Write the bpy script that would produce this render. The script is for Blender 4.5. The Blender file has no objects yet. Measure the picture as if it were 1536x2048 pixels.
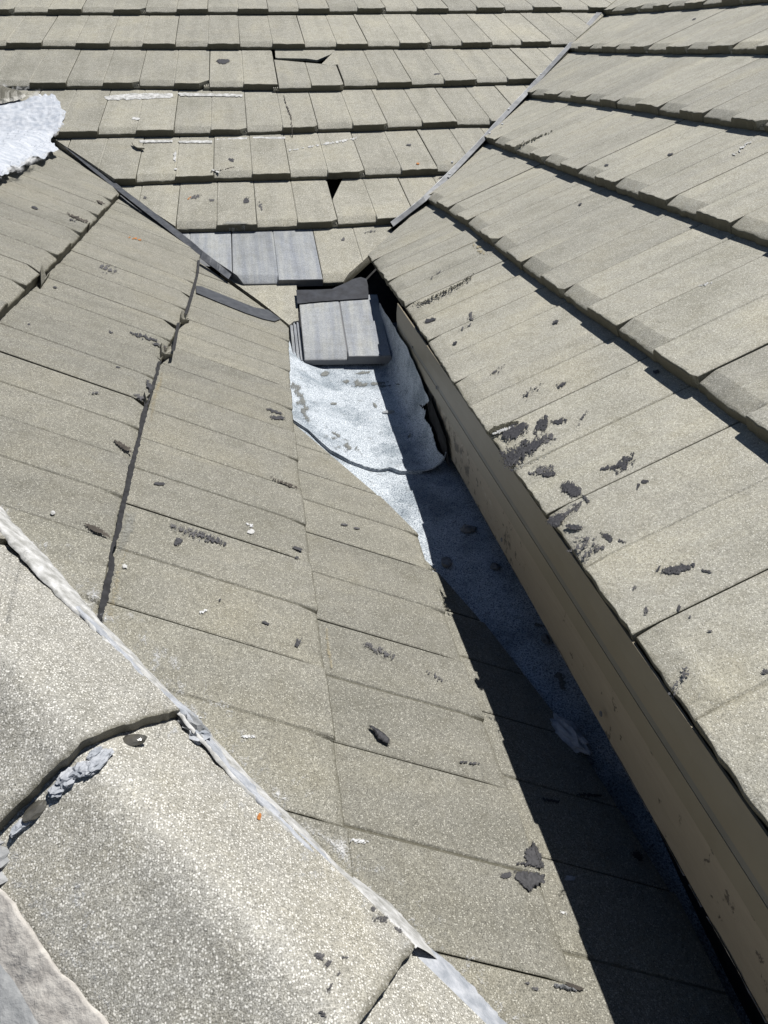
import bpy, bmesh, math, random
from mathutils import Vector, Matrix, noise
random.seed(7)
C = bpy.context.scene
COL = C.collection

# ------------------------------------------------------------------ camera, sky, sun, exposure
F_PX = 1504.85                                   # focal length in photo pixels (photo 1536 x 2048)
CAM_F = Vector((0.13399907, 0.84386863, -0.51954787))
CAM_R = Vector((0.98745211, -0.15790843, -0.00180216))
CAM_U = Vector((0.08356177, 0.51278715, 0.85443944))
cd = bpy.data.cameras.new('camera'); cam = bpy.data.objects.new('camera', cd); COL.objects.link(cam)
cam.matrix_world = Matrix(((CAM_R.x, CAM_U.x, -CAM_F.x, 0), (CAM_R.y, CAM_U.y, -CAM_F.y, 0), (CAM_R.z, CAM_U.z, -CAM_F.z, 0), (0, 0, 0, 1)))
cd.sensor_fit = 'VERTICAL'; cd.sensor_height = 24.0; cd.lens = 24.0 * F_PX / 2048
cd.clip_start = 0.02; cd.clip_end = 400
C.camera = cam
SUNV = Vector((0.43, 0.20, 1.0)).normalized()    # towards the sun
elev = math.asin(SUNV.z); azim = math.atan2(SUNV.x, SUNV.y)
w = bpy.data.worlds.new('World'); C.world = w; w.use_nodes = True
nt = w.node_tree; nt.nodes.clear()
sky = nt.nodes.new('ShaderNodeTexSky'); sky.sky_type = 'NISHITA'; sky.sun_disc = False
sky.sun_elevation = elev; sky.sun_rotation = azim; sky.air_density = 0.75; sky.dust_density = 0.1; sky.altitude = 900
bg = nt.nodes.new('ShaderNodeBackground'); bg.inputs['Strength'].default_value = 0.05
wo = nt.nodes.new('ShaderNodeOutputWorld')
nt.links.new(sky.outputs[0], bg.inputs[0]); nt.links.new(bg.outputs[0], wo.inputs[0])
sd = bpy.data.lights.new('sun', 'SUN'); sd.energy = 5.0; sd.angle = math.radians(0.5); sd.color = (1.0, 0.972, 0.925)
so = bpy.data.objects.new('sun', sd); COL.objects.link(so)
so.rotation_euler = SUNV.to_track_quat('Z', 'Y').to_euler(); so.location = (3, 1, 6)
C.view_settings.view_transform = 'Standard'; C.view_settings.look = 'None'
C.view_settings.exposure = 0.32; C.view_settings.gamma = 1.0; C.view_settings.use_curve_mapping = False
C.render.engine = 'CYCLES'

# ------------------------------------------------------------------ the three roof planes (origin, along the course, downhill, normal)
V3 = lambda t: Vector(t)
FR = {
 'F': (V3((0, 0, -1.49528)), V3((1, 0, 0)), V3((0, -0.93674, -0.35004)), V3((0, -0.35004, 0.93674))),
 'L': (V3((0, 0, -0.64516)), V3((0.0141, 0.9999, 0)), V3((0.90144, -0.01271, -0.43273)), V3((0.43268, -0.0061, 0.90152))),
 'R': (V3((0, 0, -0.73247)), V3((-0.02004, 0.9998, 0)), V3((-0.90667, -0.01817, -0.42145)), V3((-0.42137, -0.00845, 0.90685))),
}
T = 0.025                                         # tile thickness
DROP = 0.027                                      # how far a tile top sinks below the nose plane one exposure uphill
def ray(x, y): return CAM_F + CAM_R * ((x - 768) / F_PX) - CAM_U * ((y - 1024) / F_PX)
def on(k, x, y, n=0.0):
    O, eu, ev, nn = FR[k]; d = ray(x, y); o = O + nn * n
    P = d * (o.dot(nn) / d.dot(nn)); q = P - O
    return q.dot(eu), q.dot(ev)
def W(k, u, v, n=0.0):
    O, eu, ev, nn = FR[k]; return O + eu * u + ev * v + nn * n
def lerp_poly(pts, u):
    if u <= pts[0][0]: return pts[0][1]
    if u >= pts[-1][0]: return pts[-1][1]
    for a, b in zip(pts, pts[1:]):
        if a[0] <= u <= b[0]:
            t = (u - a[0]) / max(1e-9, b[0] - a[0]); return a[1] + (b[1] - a[1]) * t

# courses: nose lines v(u) and joints u
def nose(k, px): return sorted(on(k, x, y) for x, y in px)
def joints(k, px, v0, lo, hi, step, half=False):
    us = sorted(on(k, x, y)[0] for x, y in px)
    return ext(us, lo, hi, step)
def ext(us, lo, hi, step):
    us = sorted(us)
    while us[0] > lo: us.insert(0, us[0] - step)
    while us[-1] < hi: us.append(us[-1] + step)
    return us
COURSES = {}
COURSES['F'] = [
 ([(-3, -5.60), (3, -5.60)], ext([-.75, -.45, -.15, .15, .46], -1.6, 2.7, .30)),
 ([(-3, -5.20), (3, -5.22)], ext([-.6, -.3, 0, .3, .6], -1.6, 2.4, .30)),
 (nose('F', [(40, 18), (300, 18), (850, 16), (1100, 13)]), ext([-.748, -.451, -.154, .141, .448, .738, 1.067, 1.376], -1.6, 2.1, .31)),
 (nose('F', [(60, 85), (350, 87), (700, 87), (950, 84.6), (1070, 82)]), ext([-.882, -.591, -.301, -.011, .287, .584, .891, 1.194, 1.494], -1.2, 1.8, .30)),
 (nose('F', [(91, 166), (234, 165), (378, 167), (517, 168), (775, 165), (923, 160), (1040, 156)]), ext([-.734, -.441, -.153, .135, .421, .721, 1.02], -1.1, 1.5, .29)),
 (nose('F', [(156, 263), (302, 259), (452, 260), (572, 253), (736, 250), (879, 243)]), ext([-.574, -.29, -.01, .27, .553, .845], -.9, 1.2, .285)),
 (nose('F', [(247, 358), (377, 351), (543, 348), (694, 345), (832, 338)]), ext([-.414, -.142, .134, .41, .689], -.7, 1.0, .277)),
 (nose('F', [(360, 452), (473, 449), (626, 446), (778, 434)]), ext([-.269, -.002, .272], -.6, .85, .272)),
 (nose('F', [(487, 561), (640, 559), (700, 556)]), [-.37, -.091, .188, .467]),
]
COURSES['L'] = [
 ([(-1, -.86), (4, -.86)], ext([.2, .45], .1, 3.7, .25)),
 (nose('L', [(240, 383), (120, 510), (0, 620)]), ext([1.524, 1.79, 2.083, 2.334, 2.611], .6, 3.6, .25)),
 (nose('L', [(400, 516), (383, 590), (359, 650), (324, 715), (299, 805), (267, 920), (228, 1078), (205, 1240)]), ext([.60, .853, 1.08, 1.301, 1.535, 1.775, 2.046], .2, 2.9, .25)),
 (nose('L', [(578, 655), (583, 780), (596, 912), (612, 1044), (636, 1214), (672, 1475), (700, 1690)]), ext([.48, .71, .94, 1.16, 1.40, 1.64, 1.87, 2.11], -.2, 2.4, .235)),
 (nose('L', [(892, 1226), (975, 1439), (1100, 1790), (1167, 2000)]), ext([.348, .575, .80, 1.03, 1.25], -.3, 1.6, .225)),
 ([(-1, .50), (3, .50)], ext([.24, .466, .691, .918], -.3, 1.3, .225)),
]
def ju(k, px, v): 
    return sorted(on(k, x, y)[0] for x, y in px)
COURSES['R'] = [
 ([(-1, -3.75), (9, -3.75)], ext([3.0], .3, 8.9, .30)),
 ([(-1, -3.40), (9, -3.40)], ext([3.15], .3, 8.0, .30)),
 ([(-1, -3.00), (9, -3.00)], ext([3.0], .3, 7.0, .30)),
 ([(-1, -2.60), (9, -2.60)], ext([3.15], .3, 6.5, .30)),
 (nose('R', [(1217, 19), (1269, 14), (1326, 10), (1394, 5)]), ext(ju('R', [(1217, 21), (1269, 18), (1326, 14), (1394, 9)], 0), .8, 5.4, .29)),
 (nose('R', [(1145, 92), (1250, 94), (1352, 93), (1500, 91)]), ext([2.637, 2.919, 3.229, 3.527, 3.817], .6, 4.7, .28)),
 (nose('R', [(1056, 184), (1103, 187), (1210, 198), (1290, 210), (1380, 223), (1500, 240)]), ext([1.861, 2.146, 2.408, 2.718, 2.98, 3.25], .4, 4.2, .275)),
 (nose('R', [(962, 271), (1020, 291), (1140, 335), (1300, 390), (1440, 438), (1520, 466)]), ext(ju('R', [(1030, 296), (1079, 320), (1143, 345), (1217, 370), (1319, 406), (1456, 446)], 0), .2, 3.6, .27)),
 (nose('R', [(852, 392), (920, 430), (1030, 515), (1115, 575), (1228, 648), (1385, 753), (1500, 838)]), ext(ju('R', [(885, 420), (923, 445), (978, 485), (1039, 524), (1121, 581), (1233, 651), (1388, 758)], 0), -.1, 3.2, .265)),
 (nose('R', [(735, 508), (808, 608), (906, 763), (974, 863), (1108, 1048), (1265, 1268), (1400, 1460), (1536, 1648)]), ext([.586, .85, 1.125, 1.358, 1.61, 1.882, 2.13], -.5, 3.1, .255)),
]
SHEAR = {'F': lambda u: -.06 * u, 'L': lambda u: .19, 'R': lambda u: .10}   # change of u per metre uphill
UPX = {'F': 1, 'L': 1, 'R': -1}                  # direction of +u seen from below (left to right)

def course_at(k, u, v):
    best = None
    for i, (nl, js) in enumerate(COURSES[k]):
        vn = lerp_poly(nl, u)
        if vn >= v - 1e-6 and (best is None or vn < best[1]): best = (i, vn)
    return best
def top_n(k, u, v):
    b = course_at(k, u, v)
    if b is None: return 0.0
    i, vn = b
    if i == 0: return -DROP
    e = vn - lerp_poly(COURSES[k][i - 1][0], u)
    return -DROP * (vn - v) / max(.05, e)
def pix(k, x, y, off=0.0):
    n = 0.0
    for _ in range(3):
        u, v = on(k, x, y, n + off); n = top_n(k, u, v)
    return u, v, n

# ------------------------------------------------------------------ materials
def mat(name):
    m = bpy.data.materials.new(name); m.use_nodes = True
    n = m.node_tree.nodes; b = n['Principled BSDF']; return m, n, m.node_tree.links, b
def ramp(n, stops, interp='LINEAR'):
    r = n.new('ShaderNodeValToRGB'); r.color_ramp.interpolation = interp
    e = r.color_ramp.elements
    while len(e) < len(stops): e.new(0.5)
    for el, (p, c) in zip(e, stops): el.position = p; el.color = (*c, 1) if len(c) == 3 else c
    return r
def mix(n, l, fac, a, b, mode='MIX'):
    m = n.new('ShaderNodeMix'); m.data_type = 'RGBA'; m.blend_type = mode
    for sock, val in ((0, fac), (6, a), (7, b)):
        if hasattr(val, 'is_output') or isinstance(val, bpy.types.NodeSocket): l.new(val, m.inputs[sock])
        else: m.inputs[sock].default_value = val if not isinstance(val, tuple) else ((*val, 1) if len(val) == 3 else val)
    return m.outputs[2]
def math_n(n, l, op, a, b=None, clamp=False):
    m = n.new('ShaderNodeMath'); m.operation = op; m.use_clamp = clamp
    for i, val in enumerate((a, b)):
        if val is None: continue
        if isinstance(val, bpy.types.NodeSocket): l.new(val, m.inputs[i])
        else: m.inputs[i].default_value = val
    return m.outputs[0]
def coords(n, l, rnd=True):
    tc = n.new('ShaderNodeTexCoord')
    if not rnd: return tc.outputs['Object']
    oi = n.new('ShaderNodeObjectInfo')
    a = n.new('ShaderNodeVectorMath'); a.operation = 'MULTIPLY_ADD'
    cx = n.new('ShaderNodeCombineXYZ')
    for i in range(3): l.new(oi.outputs['Random'], cx.inputs[i])
    l.new(cx.outputs[0], a.inputs[0]); a.inputs[1].default_value = (37, 91, 13); l.new(tc.outputs['Object'], a.inputs[2])
    return a.outputs[0]
def noise_n(n, l, co, scale, detail=3, rough=.55, vec=None):
    t = n.new('ShaderNodeTexNoise'); t.inputs['Scale'].default_value = scale; t.inputs['Detail'].default_value = detail
    t.inputs['Roughness'].default_value = rough; l.new(co, t.inputs['Vector']); return t.outputs['Fac']
def vor(n, l, co, scale, out='Distance'):
    t = n.new('ShaderNodeTexVoronoi'); t.inputs['Scale'].default_value = scale; l.new(co, t.inputs['Vector']); return t.outputs[out]
def bump(n, l, h, strength, dist, prev=None):
    b = n.new('ShaderNodeBump'); b.inputs['Strength'].default_value = strength; b.inputs['Distance'].default_value = dist
    l.new(h, b.inputs['Height'])
    if prev is not None: l.new(prev, b.inputs['Normal'])
    return b.outputs[0]

def concrete(name, base, dark, light, grain=520, spk=.62, dirtc=(.078, .072, .048), rough=.7, bs=.5, spec=.35, streak=0.0, var=.10, g2=1.0):
    m, n, l, b = mat(name); co = coords(n, l)
    big = noise_n(n, l, co, 5, 4); mid = noise_n(n, l, co, 38, 4, .6); fine = noise_n(n, l, co, grain, 2, .7)
    r1 = ramp(n, [(.36, dark), (.47, base), (.54, base), (.66, light)]); l.new(fine, r1.inputs[0])
    tint = ramp(n, [(.3, (.86, .86, .84)), (.5, (1, 1, 1)), (.72, (1.08, 1.06, 1.0))]); l.new(big, tint.inputs[0])
    c1 = mix(n, l, 1.0, r1.outputs[0], tint.outputs[0], 'MULTIPLY')
    g2n = noise_n(n, l, co, 260, 2, .6); g2r = ramp(n, [(.36, (1 - .16 * g2,) * 3), (.64, (1 + .14 * g2,) * 3)]); l.new(g2n, g2r.inputs[0])
    c1 = mix(n, l, 1.0, c1, g2r.outputs[0], 'MULTIPLY')
    # rain streaks down the slope and grimy laps
    tcw = n.new('ShaderNodeTexCoord'); vw = n.new('ShaderNodeVectorMath'); vw.operation = 'MULTIPLY_ADD'; vw.inputs[1].default_value = (26, 2.6, 1)
    oiw = n.new('ShaderNodeObjectInfo'); l.new(tcw.outputs['Object'], vw.inputs[0]); l.new(oiw.outputs['Random'], vw.inputs[2])
    mw_ = n.new('ShaderNodeVectorMath'); mw_.operation = 'MULTIPLY'; mw_.inputs[1].default_value = (1, 1, 1)
    rw = n.new('ShaderNodeTexNoise'); rw.noise_dimensions = '4D'; rw.inputs['Scale'].default_value = 1.0; rw.inputs['Detail'].default_value = 4
    l.new(vw.outputs[0], rw.inputs['Vector']); l.new(math_n(n, l, 'MULTIPLY', oiw.outputs['Random'], 80.0), rw.inputs['W'])
    rr = ramp(n, [(.32, (.89, .89, .88)), (.50, (1, 1, 1)), (.68, (1.06, 1.055, 1.03))]); l.new(rw.outputs['Fac'], rr.inputs[0])
    c1 = mix(n, l, 1.0, c1, rr.outputs[0], 'MULTIPLY')
    tint2 = ramp(n, [(.3, (.88, .87, .84)), (.55, (1, 1, 1)), (.75, (1.06, 1.05, 1.02))]); l.new(mid, tint2.inputs[0])
    c1 = mix(n, l, 1.0, c1, tint2.outputs[0], 'MULTIPLY')
    # sparse pale and dark sand grains
    vc = n.new('ShaderNodeTexVoronoi'); vc.inputs['Scale'].default_value = grain * .62; l.new(co, vc.inputs['Vector'])
    sx = n.new('ShaderNodeSeparateColor'); l.new(vc.outputs['Color'], sx.inputs[0])
    core = math_n(n, l, 'LESS_THAN', vc.outputs['Distance'], .42)
    g1 = math_n(n, l, 'MULTIPLY', math_n(n, l, 'GREATER_THAN', sx.outputs[0], spk + .25), core)
    c1 = mix(n, l, math_n(n, l, 'MULTIPLY', g1, .75), c1, tuple(min(1, x * 1.35) for x in light))
    g2 = math_n(n, l, 'MULTIPLY', math_n(n, l, 'GREATER_THAN', sx.outputs[1], .9), core)
    c1 = mix(n, l, math_n(n, l, 'MULTIPLY', g2, .6), c1, tuple(x * .6 for x in dark))
    # per tile tone
    oi = n.new('ShaderNodeObjectInfo')
    tone = ramp(n, [(0, (1 - var, 1 - var, 1 - var)), (.5, (1, .995, .985)), (1, (1 + var * .6, 1 + var * .55, 1 + var * .4))]); l.new(oi.outputs['Random'], tone.inputs[0])
    c1 = mix(n, l, 1.0, c1, tone.outputs[0], 'MULTIPLY')
    if streak:
        tc = n.new('ShaderNodeTexCoord'); mp = n.new('ShaderNodeMapping'); mp.inputs['Scale'].default_value = (42, 2.2, 1); l.new(tc.outputs['Object'], mp.inputs[0])
        st = noise_n(n, l, mp.outputs[0], 1.0, 4, .6)
        sr = ramp(n, [(.40, (1, 1, 1)), (.58, (.62, .66, .78)), (.70, (.42, .46, .60))]); l.new(st, sr.inputs[0])
        c1 = mix(n, l, streak, c1, sr.outputs[0], 'MULTIPLY')
    # lichen and dirt held in the mesh attribute
    at = n.new('ShaderNodeAttribute'); at.attribute_name = 'dirt'
    dn = noise_n(n, l, co, 230, 4, .7)
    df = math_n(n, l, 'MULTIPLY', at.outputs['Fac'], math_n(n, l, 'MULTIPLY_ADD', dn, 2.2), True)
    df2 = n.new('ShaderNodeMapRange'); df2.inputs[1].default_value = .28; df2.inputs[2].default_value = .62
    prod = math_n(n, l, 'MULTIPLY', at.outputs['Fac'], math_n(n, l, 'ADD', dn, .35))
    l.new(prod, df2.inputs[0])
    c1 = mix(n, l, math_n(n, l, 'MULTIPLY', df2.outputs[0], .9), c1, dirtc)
    l.new(c1, b.inputs['Base Color'])
    b.inputs['Roughness'].default_value = rough; b.inputs['Specular IOR Level'].default_value = spec
    h = math_n(n, l, 'ADD', math_n(n, l, 'MULTIPLY', fine, 1.0), math_n(n, l, 'MULTIPLY', g1, .5))
    nb = bump(n, l, mid, .35, .003); nb = bump(n, l, h, bs, .0012, nb)
    l.new(nb, b.inputs['Normal'])
    return m
M = {}
M['tile'] = concrete('faded_concrete_tile', (.330, .320, .277), (.205, .197, .163), (.475, .465, .415), grain=800, spk=.60, bs=.6, var=.11, dirtc=(.115, .105, .07))
M['tile_F'] = concrete('far_concrete_tile', (.284, .275, .236), (.172, .165, .136), (.425, .415, .366), grain=520, spk=.62, bs=.5, var=.12, g2=.9)
M['tile_L'] = concrete('left_slope_concrete_tile', (.200, .194, .166), (.100, .096, .079), (.348, .339, .297), grain=800, spk=.56, var=.10, bs=.6)  # same tile concrete; the left slope's lower brightness is put into the colour
M['tile_fresh'] = concrete('bare_grey_concrete', (.305, .318, .328), (.25, .26, .27), (.37, .385, .395), grain=1000, spk=.72, dirtc=(.13, .13, .135), bs=.15, streak=.55, var=.03)
M['cap'] = concrete('coarse_cap_concrete', (.320, .312, .282), (.165, .160, .138), (.56, .55, .515), grain=760, spk=.34, bs=.6, rough=.5, spec=.55)

def simple(name, col, col2, scale=60, rough=.7, metal=0, bs=.3, bd=.001, spec=.4, detail=5, lo=.35, hi=.65, obj=True):
    m, n, l, b = mat(name); co = coords(n, l, obj)
    f = noise_n(n, l, co, scale, detail, .6); r = ramp(n, [(lo, col), (hi, col2)]); l.new(f, r.inputs[0]); l.new(r.outputs[0], b.inputs['Base Color'])
    b.inputs['Roughness'].default_value = rough; b.inputs['Metallic'].default_value = metal; b.inputs['Specular IOR Level'].default_value = spec
    l.new(bump(n, l, f, bs, bd), b.inputs['Normal']); return m
def broken(mm, scale=420, lo=.28, hi=.50, bias=.0):
    # a thin coat: fine grains break up its feathered edge (mesh attribute holds how thick the coat is)
    n = mm.node_tree.nodes; l = mm.node_tree.links; b = n['Principled BSDF']
    at = n.new('ShaderNodeAttribute'); at.attribute_name = 'dirt'; co = coords(n, l)
    f = noise_n(n, l, co, scale, 3, .75)
    a = math_n(n, l, 'ADD', math_n(n, l, 'MULTIPLY', at.outputs['Fac'], .62 + bias), math_n(n, l, 'SUBTRACT', f, .30))
    r = n.new('ShaderNodeMapRange'); r.inputs[1].default_value = lo; r.inputs[2].default_value = hi; l.new(a, r.inputs[0]); l.new(r.outputs[0], b.inputs['Alpha'])
    return mm
M['tar'] = simple('black_tar', (.019, .019, .022), (.050, .049, .054), 260, .6, bs=.7, bd=.0012)
M['tar_old'] = simple('faded_tar', (.045, .044, .048), (.105, .102, .104), 300, .8, bs=.5)
M['rust'] = simple('rust_speck', (.30, .10, .02), (.42, .18, .05), 200, .8)
M['ochre'] = simple('ochre_lime_run', (.33, .275, .165), (.27, .24, .17), 120, .85, bs=.2)
M['limewash'] = simple('grey_lime_film', (.235, .235, .215), (.20, .20, .18), 90, .8, bs=.2)
M['white'] = simple('white_mortar_paint', (.27, .27, .255), (.56, .56, .555), 70, .85, bs=.8, bd=.002)
M['mortar'] = simple('pale_blue_grey_mortar', (.26, .28, .31), (.44, .455, .485), 75, .85, bs=.9, bd=.003)
M['sealant'] = simple('pale_brushed_sealant', (.33, .36, .41), (.49, .51, .545), 40, .85, bs=.6, bd=.004)
M['mortar_grey'] = simple('grey_mortar', (.17, .178, .185), (.34, .345, .345), 45, .9, bs=1.0, bd=.004)
M['mortar_cream'] = simple('cream_mortar', (.34, .32, .295), (.52, .495, .455), 90, .9, bs=.9, bd=.003)
M['dark'] = simple('dark_felt_and_shade', (.012, .012, .013), (.03, .03, .032), 80, .9)
M['felt'] = simple('black_bitumen_sheet', (.012, .013, .017), (.030, .033, .042), 30, .6, bs=.5, bd=.003)
M['lead'] = simple('dull_lead', (.048, .052, .060), (.085, .09, .10), 45, .5, metal=.3, bs=.25)
M['metal'] = simple('weathered_galvanised_metal', (.10, .105, .112), (.17, .175, .185), 26, .55, metal=.25, bs=.2)
M['metal_bright'] = simple('bright_zinc_edge', (.34, .35, .37), (.46, .47, .49), 50, .5, metal=.2, bs=.2)
M['tar_old'] = broken(M['tar_old'], 520, .34, .56, .10); M['tar'] = broken(M['tar'], 460, .26, .44, .20)
M['white_thin'] = broken(simple('thin_white_overspray', (.42, .43, .44), (.58, .58, .575), 170, .85, bs=.3), 600, .28, .62, .22)
M['ochre'] = broken(M['ochre'], 260, .20, .62, .2); M['limewash'] = broken(M['limewash'], 260, .18, .60, .25)
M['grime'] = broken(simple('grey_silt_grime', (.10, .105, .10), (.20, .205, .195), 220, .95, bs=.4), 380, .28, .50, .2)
M['stone'] = simple('grey_debris_stone', (.10, .105, .11), (.22, .225, .23), 90, .85, bs=.8, bd=.003)
M['resin'] = simple('hardened_clear_adhesive', (.05, .048, .042), (.11, .105, .09), 60, .15, bs=.3, spec=.8)
M['moss'] = simple('dark_moss', (.018, .018, .012), (.085, .080, .055), 320, .95, bs=1.0, bd=.003)
M['wood'] = simple('bare_dark_timber', (.03, .025, .02), (.06, .05, .04), 30, .8)

def paint_board():
    m, n, l, b = mat('brown_fascia_paint'); tc = n.new('ShaderNodeTexCoord')
    mp = n.new('ShaderNodeMapping'); mp.inputs['Scale'].default_value = (1, 3.0, 26); l.new(tc.outputs['Object'], mp.inputs[0])
    g = noise_n(n, l, mp.outputs[0], 6, 6, .65)
    wv = n.new('ShaderNodeTexWave'); wv.bands_direction = 'Z'; wv.inputs['Scale'].default_value = 1.5; wv.inputs['Distortion'].default_value = 9; wv.inputs['Detail'].default_value = 3; l.new(mp.outputs[0], wv.inputs['Vector'])
    r = ramp(n, [(.3, (.25, .212, .158)), (.7, (.285, .242, .182))]); l.new(g, r.inputs[0])
    c = r.outputs[0]
    # flaked patches towards the far end
    sp = n.new('ShaderNodeSeparateXYZ'); l.new(tc.outputs['Object'], sp.inputs[0])
    mr = n.new('ShaderNodeMapRange'); mr.inputs[1].default_value = .9; mr.inputs[2].default_value = 1.35; l.new(sp.outputs['Y'], mr.inputs[0])
    k = noise_n(n, l, tc.outputs['Object'], 42, 5, .7)
    k2 = n.new('ShaderNodeMapRange'); k2.inputs[1].default_value = .62; k2.inputs[2].default_value = .65; l.new(math_n(n, l, 'ADD', k, math_n(n, l, 'MULTIPLY', mr.outputs[0], .10)), k2.inputs[0])
    c = mix(n, l, math_n(n, l, 'MULTIPLY', k2.outputs[0], .8), c, (.05, .04, .03))
    k3 = n.new('ShaderNodeMapRange'); k3.inputs[1].default_value = .635; k3.inputs[2].default_value = .65; l.new(noise_n(n, l, tc.outputs['Object'], 55, 4, .65), k3.inputs[0])
    c = mix(n, l, math_n(n, l, 'MULTIPLY', k3.outputs[0], math_n(n, l, 'MULTIPLY', mr.outputs[0], .7)), c, (.42, .38, .32))
    l.new(c, b.inputs['Base Color']); b.inputs['Roughness'].default_value = .5
    nb = bump(n, l, wv.outputs['Fac'], .10, .001); nb = bump(n, l, k2.outputs[0], .6, .0015, nb); l.new(nb, b.inputs['Normal'])
    return m
M['board'] = paint_board()
M['trim'] = simple('brown_trim_paint', (.20, .172, .120), (.225, .195, .140), 12, .45, bs=.08)
M['trim_grey'] = simple('grey_worn_trim', (.15, .142, .122), (.175, .165, .142), 20, .5, bs=.1)
M['peel'] = simple('pale_peeling_paint', (.45, .43, .38), (.62, .60, .55), 60, .7)

def membrane_mat():
    m, n, l, b = mat('white_granulated_membrane'); co = coords(n, l, False)
    g = noise_n(n, l, co, 420, 2, .75); r = ramp(n, [(.36, (.11, .13, .16)), (.47, (.36, .40, .445)), (.60, (.60, .64, .67))]); l.new(g, r.inputs[0])
    d = noise_n(n, l, co, 9, 6, .7); dr = ramp(n, [(.38, (.55, .58, .60)), (.54, (1, 1, 1))]); l.new(d, dr.inputs[0])
    c = mix(n, l, 1.0, r.outputs[0], dr.outputs[0], 'MULTIPLY')
    e = noise_n(n, l, co, 34, 7, .75); er = ramp(n, [(.58, (0, 0, 0)), (.68, (1, 1, 1))]); l.new(e, er.inputs[0])
    c = mix(n, l, math_n(n, l, 'MULTIPLY', er.outputs[0], .65), c, (.10, .105, .10))
    l.new(c, b.inputs['Base Color']); b.inputs['Roughness'].default_value = .9
    nb = bump(n, l, d, .4, .01); nb = bump(n, l, g, .8, .0014, nb); l.new(nb, b.inputs['Normal']); return m
M['membrane'] = membrane_mat()

# ------------------------------------------------------------------ object helpers
def tag(o, label=None, cat=None, group=None, kind=None):
    if label: o['label'] = label
    if cat: o['category'] = cat
    if group: o['group'] = group
    if kind: o['kind'] = kind
    return o
def empty(name, loc=(0, 0, 0)):
    o = bpy.data.objects.new(name, None); o.location = loc; o.empty_display_size = .05; COL.objects.link(o); return o
def link(name, me, m, parent=None, mw=None):
    o = bpy.data.objects.new(name, me); COL.objects.link(o)
    if m and not me.materials: me.materials.append(m)
    mw = mw or Matrix.Identity(4)
    if parent is not None:
        o.parent = parent
        p = parent; off = Vector((0, 0, 0))
        while p is not None: off += p.location; p = p.parent
        o.matrix_basis = Matrix.Translation(-off) @ mw
    else: o.matrix_basis = mw
    return o
def mesh_from(name, verts, faces, attr=None, smooth=False):
    me = bpy.data.meshes.new(name); me.from_pydata([tuple(v) for v in verts], [], faces)
    if attr is not None:
        a = me.attributes.new('dirt', 'FLOAT', 'POINT'); a.data.foreach_set('value', attr)
    if smooth: me.polygons.foreach_set('use_smooth', [True] * len(me.polygons))
    me.update(); return me
def frame_matrix(k, u, v, n=0.0):
    O, eu, ev, nn = FR[k]; x = eu * UPX[k]; y = nn.cross(x); p = W(k, u, v, n)
    return Matrix(((x.x, y.x, nn.x, p.x), (x.y, y.y, nn.y, p.y), (x.z, y.z, nn.z, p.z), (0, 0, 0, 1)))

def fnoise(x, y=0.0, z=0.0): return noise.noise(Vector((x, y, z)))

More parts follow.
